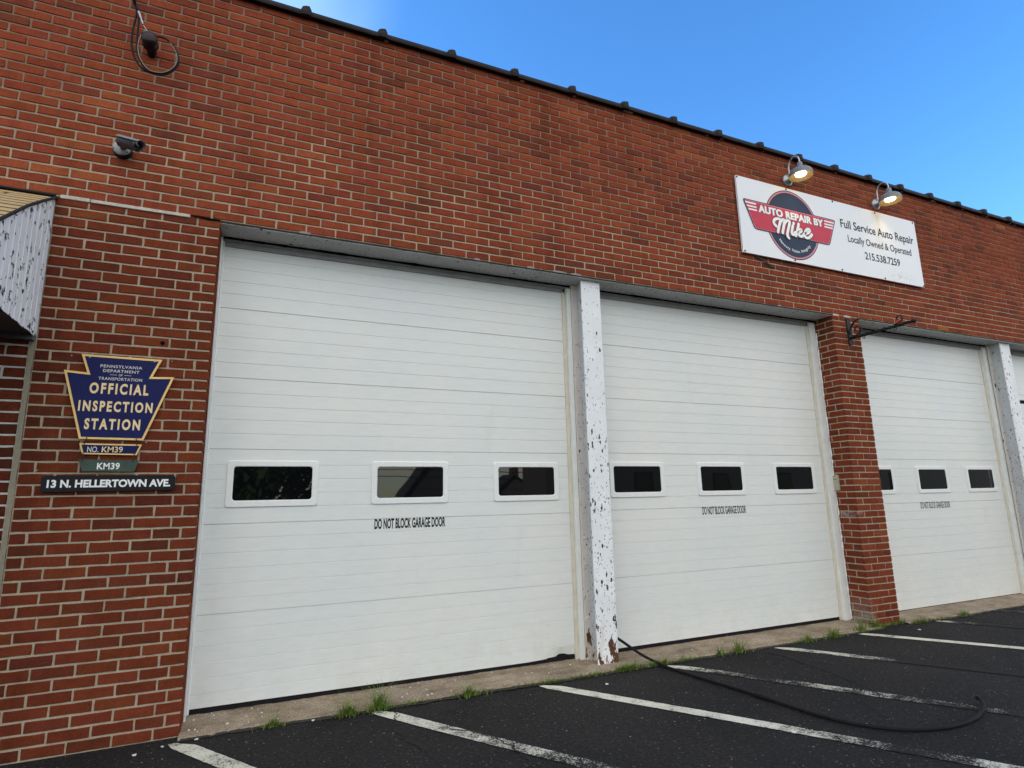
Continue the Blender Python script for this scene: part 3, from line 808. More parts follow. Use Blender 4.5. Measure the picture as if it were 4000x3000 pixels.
# end panel with vertical ribs: strips between y stations
ys = [0.0 - 0.002]
yy = -0.03
prof = []
def ztop(y):
    for (ya, za), (yb, zb_) in zip(sp[:-2], sp[1:-1]):
        if yb <= y <= ya: return za + (zb_ - za) * (y - ya) / (yb - ya)
    return 2.32
y = -0.004
while y > -1.14:
    prof += [(y, 0.0), (y - 0.060, 0.0), (y - 0.063, 0.0022), (y - 0.070, 0.0022), (y - 0.073, 0.0)]
    y -= 0.078
vs_ = []
for yv, off in prof:
    vs_ += [(XA + off, yv, 2.311 + rnd.gauss(0, 0.003)), (XA + off, yv, ztop(yv) - 0.004)]
a.add(vs_, [(2 * i, 2 * i + 1, 2 * i + 3, 2 * i + 2) for i in range(len(prof) - 1)])
a.build('end_panel', M_AWN, aw)
b = MB()                                            # shingled roof courses
def rp(t):                                          # point on roof line at distance t from the wall
    d = 0
    for (ya, za), (yb, zb_) in zip(sp[:-3], sp[1:-2]):
        sl = math.hypot(yb - ya, zb_ - za)
        if t <= d + sl:
            k = (t - d) / sl; return ya + (yb - ya) * k, za + (zb_ - za) * k
        d += sl
    return sp[-3]
NR = 16
for r in range(NR):
    t0, t1 = r * 0.088 + 0.010, (r + 1) * 0.088 - 0.010
    (ya, za), (yb, zb_) = rp(t0), rp(t1)
    x = XA - 0.004; k = 0
    x -= 0.0
    off = 0.21 if r % 2 else 0.42
    xe = x - off
    while x > -2.6:
        b.add([(x, ya, za + 0.0040), (xe + 0.016, ya, za + 0.0040), (xe + 0.016, yb, zb_ + 0.0040), (x, yb, zb_ + 0.0040)], [(0, 1, 2, 3)])
        x = xe; xe = x - 0.42
b.build('shingle_roof', M_SHINGLE, aw)
b = MB()
vs_ = [];
for yv, zv in sp[:-2]: vs_ += [(XA + 0.006, yv, zv + 0.003), (-2.6, yv, zv + 0.003)]
b.add(vs_, [(2 * i, 2 * i + 1, 2 * i + 3, 2 * i + 2) for i in range(len(sp) - 3)])
b.build('roof_deck', M_TAR, aw)
b = MB()
b.tube([(XA + 0.004, yv, zv + 0.005) for yv, zv in sp[:-2]], 0.009, 8)
b.tube([(XA, -0.006, 3.222), (-2.6, -0.006, 3.236)], 0.009, 6)
b.build('roof_edge', M_TAR, aw)
b = MB(); b.box(-2.6, XA - 0.004, -1.145, -0.002, 2.318, 2.33); b.box(-2.6, XA - 0.004, -0.05, -0.003, 2.285, 2.317); b.build('soffit', M_DARKSOFF, aw)
b = MB(); b.box(-2.6, XA - 0.002, -1.165, -1.150, 2.30, 2.44); b.box(-2.6, -2.585, -1.15, 0.0, 2.33, 2.44); b.build('fascia', M_AWN, aw)

# ------------------------------------------------------------------ big signboard
SY = -0.034
sg = rootobj('shop_signboard', (4.81, 0, 3.736), 'long white auto repair signboard with red winged emblem under two lamps', 'sign')
m = MB(); m.bbox(4.810, 7.722, SY, -0.012, 3.736, 4.596, 0.002); m.build('panel', M_BOARD, sg)
for x in (4.9, 5.8, 6.7, 7.6):
    m = MB(); m.box(x, x + 0.04, -0.0115, -0.001, 3.76, 4.57); m.build('batten', M_RUST, sg)
def disc(cx, cz, r, n=72): return [(cx + r * math.cos(2 * math.pi * i / n), cz + r * math.sin(2 * math.pi * i / n)) for i in range(n)]
EC = (5.568, 4.166)
def layer(name, pts, k, mat):
    m = MB(); y = SY - 0.0010 * k; m.prism(pts, y, y + 0.0007); return m.build(name, mat, sg)
layer('emblem_outline', disc(*EC, 0.400), 1, M_DKLINE)
layer('emblem_ring', disc(*EC, 0.390), 2, M_PINK)
layer('emblem_disc', disc(*EC, 0.372), 3, M_NAVY)
def rpoly(pts, r, n=5):
    o = []; k = len(pts)
    for i in range(k):
        p0, p1, p2 = Vector(pts[i - 1]), Vector(pts[i]), Vector(pts[(i + 1) % k])
        a = p1 + (p0 - p1).normalized() * r; b = p1 + (p2 - p1).normalized() * r
        for j in range(n + 1):
            t = j / n; o.append(tuple(a * (1 - t) ** 2 + p1 * 2 * t * (1 - t) + b * t * t))
    return o
layer('banner_outline', rpoly([(4.868, 4.347), (6.262, 4.347), (6.118, 4.020), (5.000, 4.020)], 0.035), 4, M_DKLINE)
layer('banner_edge', rpoly([(4.886, 4.337), (6.246, 4.337), (6.108, 4.029), (5.008, 4.029)], 0.03), 5, M_PINK)
layer('banner', rpoly([(4.896, 4.329), (6.236, 4.329), (6.102, 4.036), (5.016, 4.036)], 0.028), 6, M_RED)
yb_ = SY - 0.0070
for (xa, xb), zc in (((4.895, 5.052), 4.3075), ((4.914, 5.054), 4.2705), ((4.933, 5.057), 4.2355), ((6.068, 6.228), 4.3045), ((6.064, 6.216), 4.2685), ((6.060, 6.200), 4.2345)):
    m = MB(); m.prism([(xa, zc + 0.009), (xb, zc + 0.009), (xb - 0.004, zc - 0.009), (xa + 0.008, zc - 0.009)], yb_, yb_ + 0.0006); m.build('banner_stripe', M_WHITEINK, sg)
for nm_, mt_, wd_, yy0 in (('lettering_outline', M_DKLINE, 0.0070, 0.0068), ('lettering', M_WHITEINK, 0.0038, 0.0080)):
    m = MB()
    for k_, (du, dv) in enumerate(((-1, -0.5), (1, -0.5), (-1, 0.5), (1, 0.5), (0, 0))):
        text(m, 'AUTO REPAIR BY', 5.079 + du * wd_, 6.043 + du * wd_, 4.228 + dv * wd_, 4.304 + dv * wd_, SY - yy0 - 0.00015 * k_, offset=0.028, spacing=1.05)
    m.build(nm_, mt_, sg)
# hand-lettered name, brush strokes (photo-measured centre lines on the board)
def ribbon(mb, pts, wid, y):
    P = smooth_path([(x, 0, z) for x, z in pts], 6) if len(pts) > 2 else [Vector((x, 0, z)) for x, z in pts]
    L_, R_ = [], []
    for i, p_ in enumerate(P):
        t = (P[min(i + 1, len(P) - 1)] - P[max(i - 1, 0)]).normalized(); nn = Vector((-t.z, 0, t.x))
        wv = wid * (0.80 + 0.20 * abs(t.z))
        L_.append(p_ + nn * wv / 2); R_.append(p_ - nn * wv / 2)
    vs_ = [(v.x, y, v.z) for v in L_ + R_]; k = len(P)
    mb.add(vs_, [(i, i + 1, k + i + 1, k + i) for i in range(k - 1)])
    for e in (P[0], P[-1]):
        mb.prism([(e.x + wid * 0.42 * math.cos(a), e.z + wid * 0.42 * math.sin(a)) for a in [2 * math.pi * j / 12 for j in range(12)]], y + 0.0001, y + 0.0004)
MIKE = [
    [(5.307, 4.102), (5.281, 4.124), (5.277, 4.151), (5.299, 4.18), (5.337, 4.194), (5.37, 4.193), (5.374, 4.174), (5.35, 4.113), (5.321, 4.038)],
    [(5.354, 4.124), (5.383, 4.171), (5.417, 4.197), (5.439, 4.191), (5.425, 4.142), (5.39, 4.04)],
    [(5.419, 4.13), (5.446, 4.172), (5.484, 4.2), (5.513, 4.193), (5.505, 4.156), (5.466, 4.061), (5.459, 4.018), (5.479, 3.995)],
    [(5.559, 4.155), (5.534, 4.088), (5.532, 4.054), (5.554, 4.047), (5.583, 4.081)],
    [(5.651, 4.191), (5.619, 4.113), (5.585, 4.039)],
    [(5.604, 4.085), (5.64, 4.12), (5.677, 4.13), (5.672, 4.104), (5.634, 4.084), (5.637, 4.059), (5.662, 4.045), (5.7, 4.064), (5.732, 4.096)],
    [(5.731, 4.088), (5.783, 4.108), (5.812, 4.139), (5.791, 4.155), (5.752, 4.129), (5.726, 4.079), (5.738, 4.046), (5.78, 4.049), (5.819, 4.077), (5.838, 4.099)]]
for wid, yy_, mt, nm in ((0.050, SY - 0.0092, M_DKLINE, 'name_outline'), (0.038, SY - 0.0108, M_WHITEINK, 'name_lettering')):
    m = MB()
    for i, s in enumerate(MIKE): ribbon(m, s, wid, yy_ - 0.00004 * i)
    m.prism(disc(5.574, 4.183, wid * 0.52, 14), yy_, yy_ + 0.0004)
    m.build(nm, mt, sg)
m = MB()
body = 'Honesty. Value. Integrity'
adv = {'i': .5, 'l': .5, '.': .5, ' ': .55, 't': .68, 'r': .75, 'I': .55, 'H': 1.25, 'V': 1.15, 'n': 1.0, 'y': 0.95}
tot = sum(adv.get(ch, 0.98) for ch in body); cur = 0
for ch in body:
    aw_ = adv.get(ch, 0.98); th = R(222 + 96 * (cur + aw_ / 2) / tot); cur += aw_
    if ch == ' ': continue
    vs_, fs_ = text_mesh(ch, offset=0.012)
    a, b = min(v.x for v in vs_), max(v.x for v in vs_)
    k = 0.046; ca, sa = math.cos(th + math.pi / 2), math.sin(th + math.pi / 2)
    bx, bz = EC[0] + 0.318 * math.cos(th), EC[1] + 0.318 * math.sin(th)
    pv = []
    for v in vs_:
        u, t = (v.x - (a + b) / 2) * k, v.y * k
        pv.append((bx + ca * u - sa * t, SY - 0.0042, bz + sa * u + ca * t))
    m.add(pv, fs_)
m.build('motto_lettering', M_WHITEINK, sg)
for body, x0, x1, z0, z1, of in (('Full Service Auto Repair', 6.345, 7.646, 4.284, 4.383, 0.014), ('Locally Owned & Operated', 6.440, 7.566, 4.122, 4.205, 0.010), ('215.538.7259', 6.697, 7.317, 3.948, 4.034, 0.016)):
    m = MB(); text(m, body, x0, x1, z0, z1, SY - 0.0014, offset=of); m.build('lettering', M_INK, sg)
for x, z in ((4.822, 4.579), (5.531, 4.582), (6.259, 4.58), (6.985, 4.576), (7.688, 4.576), (4.832, 3.753), (5.54, 3.755), (6.271, 3.754), (7.0, 3.753), (7.705, 3.750)):
    m = MB(); m.lathe([(0.011, 0), (0.010, 0.004), (0.0, 0.006)], (x, SY, z), (0, -1, 0), 10); m.build('bolt', M_RUST, sg)
# bent strap hanging out from under the board
m = MB()
pa, pb = Vector((4.95, -0.010, 3.760)), Vector((5.236, -0.022, 3.636))
d = (pb - pa).normalized(); nn = Vector((-d.z, 0, d.x)) * 0.010
m.add([pa + nn, pb + nn * 0.7, pb - nn * 0.7, pa - nn] + [v + Vector((0, 0.006, 0)) for v in (pa + nn, pb + nn * 0.7, pb - nn * 0.7, pa - nn)], [(0, 1, 2, 3), (7, 6, 5, 4), (0, 4, 5, 1), (1, 5, 6, 2), (2, 6, 7, 3), (3, 7, 4, 0)])
tag(m.build('metal_strap', M_RUST), 'thin rusty strap poking out below the corner of the signboard', 'strap')

# ------------------------------------------------------------------ barn lamps over the sign
def lamp(x, label):
    r = rootobj('gooseneck_lamp', (x, 0, 4.716), label, 'wall lamp', 'barn lamps over the signboard')
    m = MB()
    m.lathe([(0.066, 0.0), (0.066, 0.016), (0.060, 0.022), (0.040, 0.026), (0.036, 0.055), (0.030, 0.062), (0, 0.064)], (x, 0, 4.716), (0, -1, 0), 28)
    m.build('wall_base', M_GALV, r)
    m = MB()
    P = smooth_path([(x, -0.040, 4.722), (x, -0.040, 4.80), (x, -0.042, 4.865), (x, -0.070, 4.920), (x, -0.120, 4.940), (x, -0.165, 4.915), (x, -0.182, 4.870), (x, -0.182, 4.83)], 5)
    m.tube(P, 0.0085, 10); m.build('gooseneck', M_GALV, r)
    m = MB(); cx = (x, -0.182, 4.672)
    m.lathe([(0.0, 0.170), (0.018, 0.170), (0.027, 0.162), (0.031, 0.120), (0.041, 0.106), (0.055, 0.092), (0.090, 0.080), (0.109, 0.062), (0.119, 0.038), (0.122, 0.002), (0.124, 0.000), (0.120, 0.000)], cx, (0, 0, 1), 40, 0)
    m.lathe([(0.120, 0.000), (0.117, 0.036), (0.107, 0.058), (0.088, 0.075), (0.050, 0.086), (0.0, 0.090)], cx, (0, 0, 1), 40, 1)
    m.build('lamp_shade', [M_SHADE, M_SHADEIN], r)
    m = MB(); m.lathe([(0.0, 0.006), (0.040, 0.010), (0.056, 0.018), (0.060, 0.030), (0.040, 0.066), (0.02, 0.082)], cx, (0, 0, 1), 28)
    m.build('bulb', M_BULB, r)
    ld = bpy.data.lights.new('lamp_glow', 'SPOT'); ld.energy = 2.2; ld.color = (1.0, 0.74, 0.36); ld.spot_size = R(125); ld.spot_blend = 0.7; ld.shadow_soft_size = 0.05
    lo = bpy.data.objects.new('lamp_glow', ld); COL.objects.link(lo); lo.parent = r; lo.location = (0, -0.182, 4.668 - 4.716); lo.rotation_euler = (R(-14), 0, 0)
    return r
lamp(5.604, 'lit zinc gooseneck lamp above the red winged emblem')
lamp(7.073, 'lit zinc gooseneck lamp above the phone number and lettering end of the sign')

# ------------------------------------------------------------------ keystone inspection sign and plates
KY = -0.022
ks = rootobj('keystone_sign', (-0.63, 0, 1.71), 'blue keystone inspection station sign with gold border', 'sign')
key = [(-0.631, 2.224), (-0.209, 2.219), (-0.254, 2.106), (-0.135, 2.112), (-0.269, 1.710), (-0.594, 1.713), (-0.708, 2.121), (-0.592, 2.112)]
def inset(pts, d):
    o = []; k = len(pts)
    for i in range(k):
        p0, p1, p2 = Vector(pts[i - 1]), Vector(pts[i]), Vector(pts[(i + 1) % k])
        a = (p1 - p0).normalized(); b = (p2 - p1).normalized()
        na, nb = Vector((a.y, -a.x)), Vector((b.y, -b.x))
        den = 1 + na.dot(nb); o.append(tuple(p1 + (na + nb) * d / max(den, 0.2)))
    return o
def kplate(parent, pts, border, mat_b, mat_f, y=KY, backing=0.006):
    m = MB(); m.prism(pts, y, y + backing); o = m.build('border', mat_b, parent)
    m = MB(); m.prism(inset(pts, border), y - 0.0012, y - 0.0004); m.build('face', mat_f, parent)
kplate(ks, key, 0.0125, M_GOLD, M_KBLUE)
m = MB()
text(m, 'PENNSYLVANIA', -0.529, -0.312, 2.149, 2.166, KY - 0.002, offset=0.02, spacing=1.15)
text(m, 'DEPARTMENT', -0.5135, -0.325, 2.121, 2.138, KY - 0.002, offset=0.02, spacing=1.15)
text(m, 'OF', -0.431, -0.411, 2.099, 2.111, KY - 0.002, offset=0.02)
text(m, 'TRANSPORTATION', -0.532, -0.3065, 2.072, 2.089, KY - 0.002, offset=0.02, spacing=1.15)
m.box(-0.476, -0.440, KY - 0.0021, KY - 0.0014, 2.104, 2.1065); m.box(-0.401, -0.365, KY - 0.0021, KY - 0.0014, 2.104, 2.1065)
m.build('small_lettering', M_KWHITE, ks)
m = MB()
text(m, 'OFFICIAL', -0.571, -0.2665, 1.990, 2.049, KY - 0.002, offset=0.040, spacing=1.36)
text(m, 'INSPECTION', -0.616, -0.2365, 1.882, 1.939, KY - 0.002, offset=0.040, spacing=1.36)
text(m, 'STATION', -0.576, -0.293, 1.774, 1.832, KY - 0.002, offset=0.040, spacing=1.36)
m.build('lettering', M_PALEGOLD, ks)
for x, z in ((-0.588, 2.207), (-0.250, 2.203)):
    m = MB(); m.lathe([(0.006, 0), (0.005, 0.003), (0, 0.004)], (x, KY, z), (0, -1, 0), 10); m.build('screw', M_SCREW, ks)
n1 = rootobj('number_plate', (-0.57, 0, 1.62), 'small blue and gold plate reading NO. KM39 hooked under the keystone sign', 'plate')
kplate(n1, [(-0.590, 1.688), (-0.274, 1.685), (-0.296, 1.620), (-0.570, 1.624)], 0.0085, M_GOLD, M_KBLUE, KY + 0.002)
m = MB(); text(m, 'NO.', -0.547, -0.492, 1.636, 1.668, KY - 0.0004, offset=0.012); m.build('lettering', M_KWHITE, n1)
m = MB(); text(m, 'KM39', -0.475, -0.3695, 1.636, 1.669, KY - 0.0004, offset=0.012); m.build('number_lettering', M_PALEGOLD, n1)
for x, xb in ((-0.553, -0.563), (-0.302, -0.300)):
    m = MB(); m.tube(smooth_path([(x, KY - 0.004, 1.728), (x - 0.003, KY - 0.010, 1.714), (xb, KY - 0.005, 1.698), (xb, KY - 0.003, 1.678), (xb - 0.002, KY - 0.006, 1.668)], 4), 0.0022, 6); m.build('wire_hook', M_RUST, n1)
n2 = rootobj('green_plate', (-0.56, 0, 1.52), 'faded dark green plate reading KM39 above the black address board', 'plate')
m = MB(); m.prism([(-0.585, 1.593), (-0.281, 1.590), (-0.300, 1.521), (-0.561, 1.524)], KY + 0.002, KY + 0.006); m.build('plate', M_GREEN, n2)
m = MB(); text(m, 'KM39', -0.490, -0.3765, 1.5365, 1.572, KY + 0.0012, offset=0.026, spacing=1.06); m.build('lettering', M_WHITEINK, n2)
for x in (-0.566, -0.310):
    m = MB(); m.tube(smooth_path([(x, KY - 0.002, 1.634), (x + 0.002, KY - 0.007, 1.616), (x - 0.002, KY - 0.004, 1.596), (x, KY - 0.002, 1.580)], 4), 0.0022, 6); m.build('wire_hook', M_RUST, n2)
ad = rootobj('address_board', (-0.75, 0, 1.405), 'black board with white lettering 13 N. HELLERTOWN AVE.', 'sign')
m = MB(); m.prism(rpoly([(-0.748, 1.4975), (-0.082, 1.5000), (-0.080, 1.411), (-0.746, 1.4055)], 0.018), -0.024, -0.006); m.build('board', plain('black_board', (0.007, 0.007, 0.009), 0.6, 0.15, 40, spec=0.25), ad)
m = MB(); text(m, '13 N. HELLERTOWN AVE.', -0.719, -0.104, 1.4325, 1.472, -0.0252, offset=0.042, slope=0.003); m.build('lettering', M_WHITEINK, ad)

# little screws left in the brickwork around the signs
for x, z in ((-0.684, 2.213), (-0.158, 2.216), (-0.255, 1.700), (-0.571, 1.703), (-0.78, 1.53)):
    m = MB(); m.lathe([(0.005, 0), (0.004, 0.003), (0, 0.004)], (x, -0.002, z), (0, -1, 0), 8); m.build('old_screw', M_SCREW, bld)

# ------------------------------------------------------------------ keypad on the pillar reveal
kp = rootobj('door_keypad', (PX0, 0.198, 1.33), 'beige door keypad on the side of the brick pillar', 'keypad')
m = MB(); m.bbox(PX0 - 0.022, PX0 + 0.003, 0.165, 0.232, 1.331, 1.491, 0.003); m.build('case', M_PAD, kp)
m = MB(); m.box(PX0 - 0.0228, PX0 - 0.0215, 0.176, 0.226, 1.446, 1.4505); m.build('slot', M_BLACKINK, kp)
m = MB(); m.box(PX0 - 0.0228, PX0 - 0.0215, 0.198, 0.210, 1.478, 1.484); m.build('sensor', M_BLACKINK, kp)
for z in (1.464, 1.356):
    m = MB(); m.box(PX0 - 0.0226, PX0 - 0.0215, 0.180, 0.216, z, z + 0.003); m.build('print', M_PAD, kp)

# ------------------------------------------------------------------ wrought-iron sign bracket on the pillar
BX = 6.287
br = rootobj('sign_bracket', (BX, 0, 2.965), 'empty black wrought iron sign bracket with scrolls on the brick pillar', 'bracket')
m = MB(); m.bbox(BX - 0.028, BX + 0.028, -0.012, -0.001, 2.895, 3.196, 0.002); m.build('wall_plate', M_IRON, br)
m = MB()                                            # twisted square bar
N_ = 90; vs_ = []
for i in range(N_ + 1):
    yv = -0.012 - 0.648 * i / N_
    tw = 0 if yv > -0.09 or yv < -0.60 else (-(yv + 0.09)) / 0.51 * math.pi * 4
    for k in range(4):
        a = tw + math.pi / 4 + k * math.pi / 2
        vs_.append((BX + 0.018 * math.cos(a), yv, 2.967 + 0.018 * math.sin(a)))
m.add(vs_, [(i * 4 + k, i * 4 + (k + 1) % 4, (i + 1) * 4 + (k + 1) % 4, (i + 1) * 4 + k) for i in range(N_) for k in range(4)])
m.build('twisted_bar', M_IRON, br)
m = MB()
m.lathe([(0.010, 0.0), (0.012, 0.012), (0.021, 0.03), (0.023, 0.042), (0.017, 0.056), (0.006, 0.064), (0, 0.066)], (BX, -0.655, 2.967), (0, -1, 0), 12); m.build('finial', M_IRON, br)
def strip(mb, pts, hw=0.011, th=0.0036):
    """flat iron strip bent in the YZ plane"""
    P = smooth_path([(BX, y, z) for y, z in pts], 8); vs_ = []
    for i, p_ in enumerate(P):
        t = (P[min(i + 1, len(P) - 1)] - P[max(i - 1, 0)]).normalized(); nn = Vector((0, -t.z, t.y)) * th
        for sx in (-hw, hw):
            for sgn in (-1, 1): vs_.append(p_ + nn * sgn + Vector((sx, 0, 0)))
    k = len(P)
    mb.add(vs_, [f for i in range(k - 1) for f in ((i * 4, i * 4 + 1, i * 4 + 5, i * 4 + 4), (i * 4 + 2, i * 4 + 6, i * 4 + 7, i * 4 + 3), (i * 4, i * 4 + 4, i * 4 + 6, i * 4 + 2), (i * 4 + 1, i * 4 + 3, i * 4 + 7, i * 4 + 5))], 0, True)
m = MB(); strip(m, [(-0.205, 3.118), (-0.150, 3.150), (-0.090, 3.140), (-0.040, 3.095), (-0.022, 3.040), (-0.040, 2.995), (-0.085, 2.985), (-0.130, 3.010), (-0.145, 3.050), (-0.120, 3.078), (-0.085, 3.070), (-0.078, 3.045), (-0.092, 3.035)]); m.build('scroll', M_IRON, br)
m = MB(); strip(m, [(-0.50, 2.985), (-0.55, 2.992), (-0.585, 3.015), (-0.590, 3.045), (-0.565, 3.062), (-0.535, 3.050), (-0.535, 3.032), (-0.548, 3.028)], 0.008); m.build('scroll', M_IRON, br)
for yv in (-0.165, -0.504):
    m = MB(); m.tube([(BX, yv + 0.013 * math.sin(a), 2.938 + 0.013 * math.cos(a)) for a in [2 * math.pi * i / 18 for i in range(19)]], 0.0032, 8, cap=False); m.build('hanging_ring', M_IRON, br)

# ------------------------------------------------------------------ security camera
sc = rootobj('security_camera', (-0.556, 0, 3.62), 'small dark bullet security camera on a white round base', 'camera')
m = MB(); m.lathe([(0.054, -0.004), (0.054, 0.036), (0.0, 0.0362)], (-0.546, 0, 3.600), (0, -1, 0), 30); m.build('backing_puck', M_IRON, sc)
m = MB(); m.lathe([(0.050, 0.0366), (0.050, 0.042), (0.044, 0.048), (0.026, 0.054), (0.0, 0.056)], (-0.548, 0, 3.603), (0, -1, 0), 30); m.build('base', M_CAMBASE, sc)
for a in (60, 200, 320):
    m = MB(); m.lathe([(0.006, 0), (0.005, 0.004), (0, 0.005)], (-0.548 + 0.041 * math.cos(R(a)), -0.045, 3.603 + 0.041 * math.sin(R(a))), (0, -1, 0), 8); m.build('screw', M_LENS, sc)
c0, c1 = Vector((-0.545, -0.105, 3.610)), Vector((-0.434, -0.168, 3.564))
ax = (c1 - c0).normalized(); ln = (c1 - c0).length
m = MB(); m.tube(smooth_path([(-0.546, -0.050, 3.600), (-0.538, -0.075, 3.580), (-0.518, -0.100, 3.572), tuple(c0.lerp(c1, 0.35) - Vector((0, 0, 0.020)))], 4), 0.010, 10); m.build('arm', M_CAMBODY, sc)
m = MB(); m.lathe([(0.0, -0.006), (0.024, -0.005), (0.033, 0.0), (0.035, 0.006), (0.035, ln - 0.014), (0.037, ln - 0.012), (0.037, ln), (0.031, ln + 0.001), (0.029, ln - 0.006)], c0, ax, 30); m.build('body', M_CAMBODY, sc)
m = MB(); m.lathe([(0.030, ln - 0.005), (0.014, ln - 0.005), (0.013, ln - 0.002), (0.009, ln - 0.001), (0.0, ln + 0.001)], c0, ax, 24); m.build('lens', M_LENS, sc)
m = MB(); q_ = Vector((0, 0, 1)).rotation_difference(ax); vs_ = []
side_ = ax.cross(Vector((0, 0, 1))).normalized(); upv = side_.cross(ax).normalized()
for rr_, in ((0.0405,), (0.0425,)):
    for h in (-0.012, ln + 0.018):
        for k in range(19):
            a = R(22 + 136 * k / 18); vs_.append(c0 + ax * h + side_ * (rr_ * math.cos(a)) + upv * (rr_ * math.sin(a)))
nn_ = 19
f_ = [(k, k + 1, nn_ + k + 1, nn_ + k) for k in range(18)] + [(2 * nn_ + k, 3 * nn_ + k, 3 * nn_ + k + 1, 2 * nn_ + k + 1) for k in range(18)] + [(nn_ + k, nn_ + k + 1, 3 * nn_ + k + 1, 3 * nn_ + k) for k in range(18)] + [(0, nn_, 3 * nn_, 2 * nn_), (18, 2 * nn_ + 18, 3 * nn_ + 18, nn_ + 18)]
m.add(vs_, f_, 0, True); m.build('sun_hood', M_CAMHOOD, sc)

# ------------------------------------------------------------------ cable insulator with the service drop
ins = rootobj('cable_insulator', (-0.447, 0, 4.371), 'brown porcelain insulator on an iron wall pin', 'insulator')
m = MB(); m.bbox(-0.470, -0.424, -0.016, -0.001, 4.338, 4.400, 0.003); m.tube([(-0.447, -0.010, 4.371), (-0.447, -0.075, 4.373)], [0.030, 0.026], 12); m.build('wall_pin', M_IRON, ins)
m = MB(); m.lathe([(0.0, 0), (0.036, 0.0), (0.046, 0.008), (0.048, 0.024), (0.040, 0.034), (0.034, 0.040), (0.034, 0.052), (0.044, 0.060), (0.049, 0.072), (0.046, 0.088), (0.030, 0.098), (0, 0.100)], (-0.447, -0.060, 4.372), (0.0, -1, 0.10), 26); m.build('spool', M_GLAZE, ins)
sw = rootobj('service_cable', (-0.45, -0.1, 4.4), 'black service cable hanging in a loop from the insulator', 'cable')
def lift(pts, y0=-0.1):
    return [(x, y0, z) for x, z in pts]
w1 = [(-0.571, 4.663), (-0.549, 4.613), (-0.541, 4.566), (-0.544, 4.511), (-0.551, 4.421), (-0.55, 4.345), (-0.54, 4.284), (-0.521, 4.231), (-0.492, 4.187), (-0.462, 4.163), (-0.427, 4.150), (-0.373, 4.149)]
w2 = [(-0.562, 4.666), (-0.544, 4.623), (-0.528, 4.57), (-0.521, 4.469), (-0.52, 4.389), (-0.516, 4.319), (-0.51, 4.272), (-0.496, 4.231), (-0.464, 4.181), (-0.428, 4.155), (-0.374, 4.157), (-0.332, 4.177), (-0.295, 4.219), (-0.275, 4.275), (-0.28, 4.331), (-0.301, 4.378), (-0.33, 4.411), (-0.364, 4.431), (-0.397, 4.437), (-0.422, 4.427)]
far = [(-1.75, -9.0, 6.6), (-1.10, -3.9, 5.72), (-0.82, -1.75, 5.20), (-0.66, -0.60, 4.90)]
m = MB()
A_ = far + lift(w1); A_[len(far)] = (-0.571, -0.12, 4.67)
m.tube(smooth_path(A_ + lift([(-0.332, 4.170), (-0.292, 4.215), (-0.270, 4.275)]), 4), 0.0062, 8)
m.build('wire', M_CABLE, sw)
m = MB(); B_ = [(x + 0.012, y_, z) for x, y_, z in far] + lift(w2, -0.106); B_ = B_[:-2] + [(-0.397, -0.11, 4.43), (-0.422, -0.12, 4.415)]
m.tube(smooth_path(B_, 4), 0.0066, 8); m.build('wire', M_CABLE, sw)
m = MB(); w3 = [(-0.478, 4.455), (-0.500, 4.41), (-0.511, 4.35), (-0.507, 4.29), (-0.492, 4.235), (-0.458, 4.184), (-0.424, 4.161), (-0.374, 4.162), (-0.334, 4.182), (-0.299, 4.222), (-0.281, 4.276), (-0.286, 4.330), (-0.306, 4.375), (-0.334, 4.407)]
m.tube(smooth_path(lift(w3, -0.109), 4), 0.0022, 8); m.build('bare_wire', M_WIRE, sw)
m = MB()
ca_, cb_ = Vector((-0.524, -0.125, 4.563)), Vector((-0.492, -0.125, 4.478))
m.tube([ca_, ca_.lerp(cb_, 0.15), ca_.lerp(cb_, 0.2), cb_], [0.014, 0.014, 0.012, 0.009], 8, flat=0.6); m.tube([cb_, (-0.470, -0.125, 4.445), (-0.452, -0.118, 4.400)], 0.0022, 6)
m.build('wedge_clamp', M_GALV, sw)

# ------------------------------------------------------------------ ground: asphalt, apron, lines, cracks
g = MB()
nx, ny = 60, 40
X0, X1_, Y0, Y1_ = -90.0, 110.0, -140.0, 0.02
def lot_z(x, y):
    return 0.004 * noise.noise(Vector((x * 0.8, y * 0.8, 0))) if -6 < x < 16 and -8 < y < 0.1 else 0.0
xsg = [-90, -40, -20, -10] + [-6 + 0.25 * i for i in range(89)] + [20, 30, 60, 110]
ysg = [-140, -70, -30, -12] + [-8 + 0.25 * i for i in range(32)] + [0.0, 0.06]
vs_ = [(x, y, lot_z(x, y)) for y in ysg for x in xsg]; k = len(xsg)
g.add(vs_, [(j * k + i, j * k + i + 1, (j + 1) * k + i + 1, (j + 1) * k + i) for j in range(len(ysg) - 1) for i in range(k - 1)], 0, True)
lot = g.build('parking_lot', M_ASPHALT); lot['kind'] = 'structure'
tag(lot, 'dark sealed asphalt parking lot with speckled stones', 'parking lot')
gd = MB(); gd.add([(-600, -700, -0.3), (700, -700, -0.3), (700, 600, -0.3), (-600, 600, -0.3)], [(0, 1, 2, 3)])
gr = gd.build('ground', plain('far_ground', (0.06, 0.07, 0.04), 0.95, 0.3, 2)); gr['kind'] = 'structure'

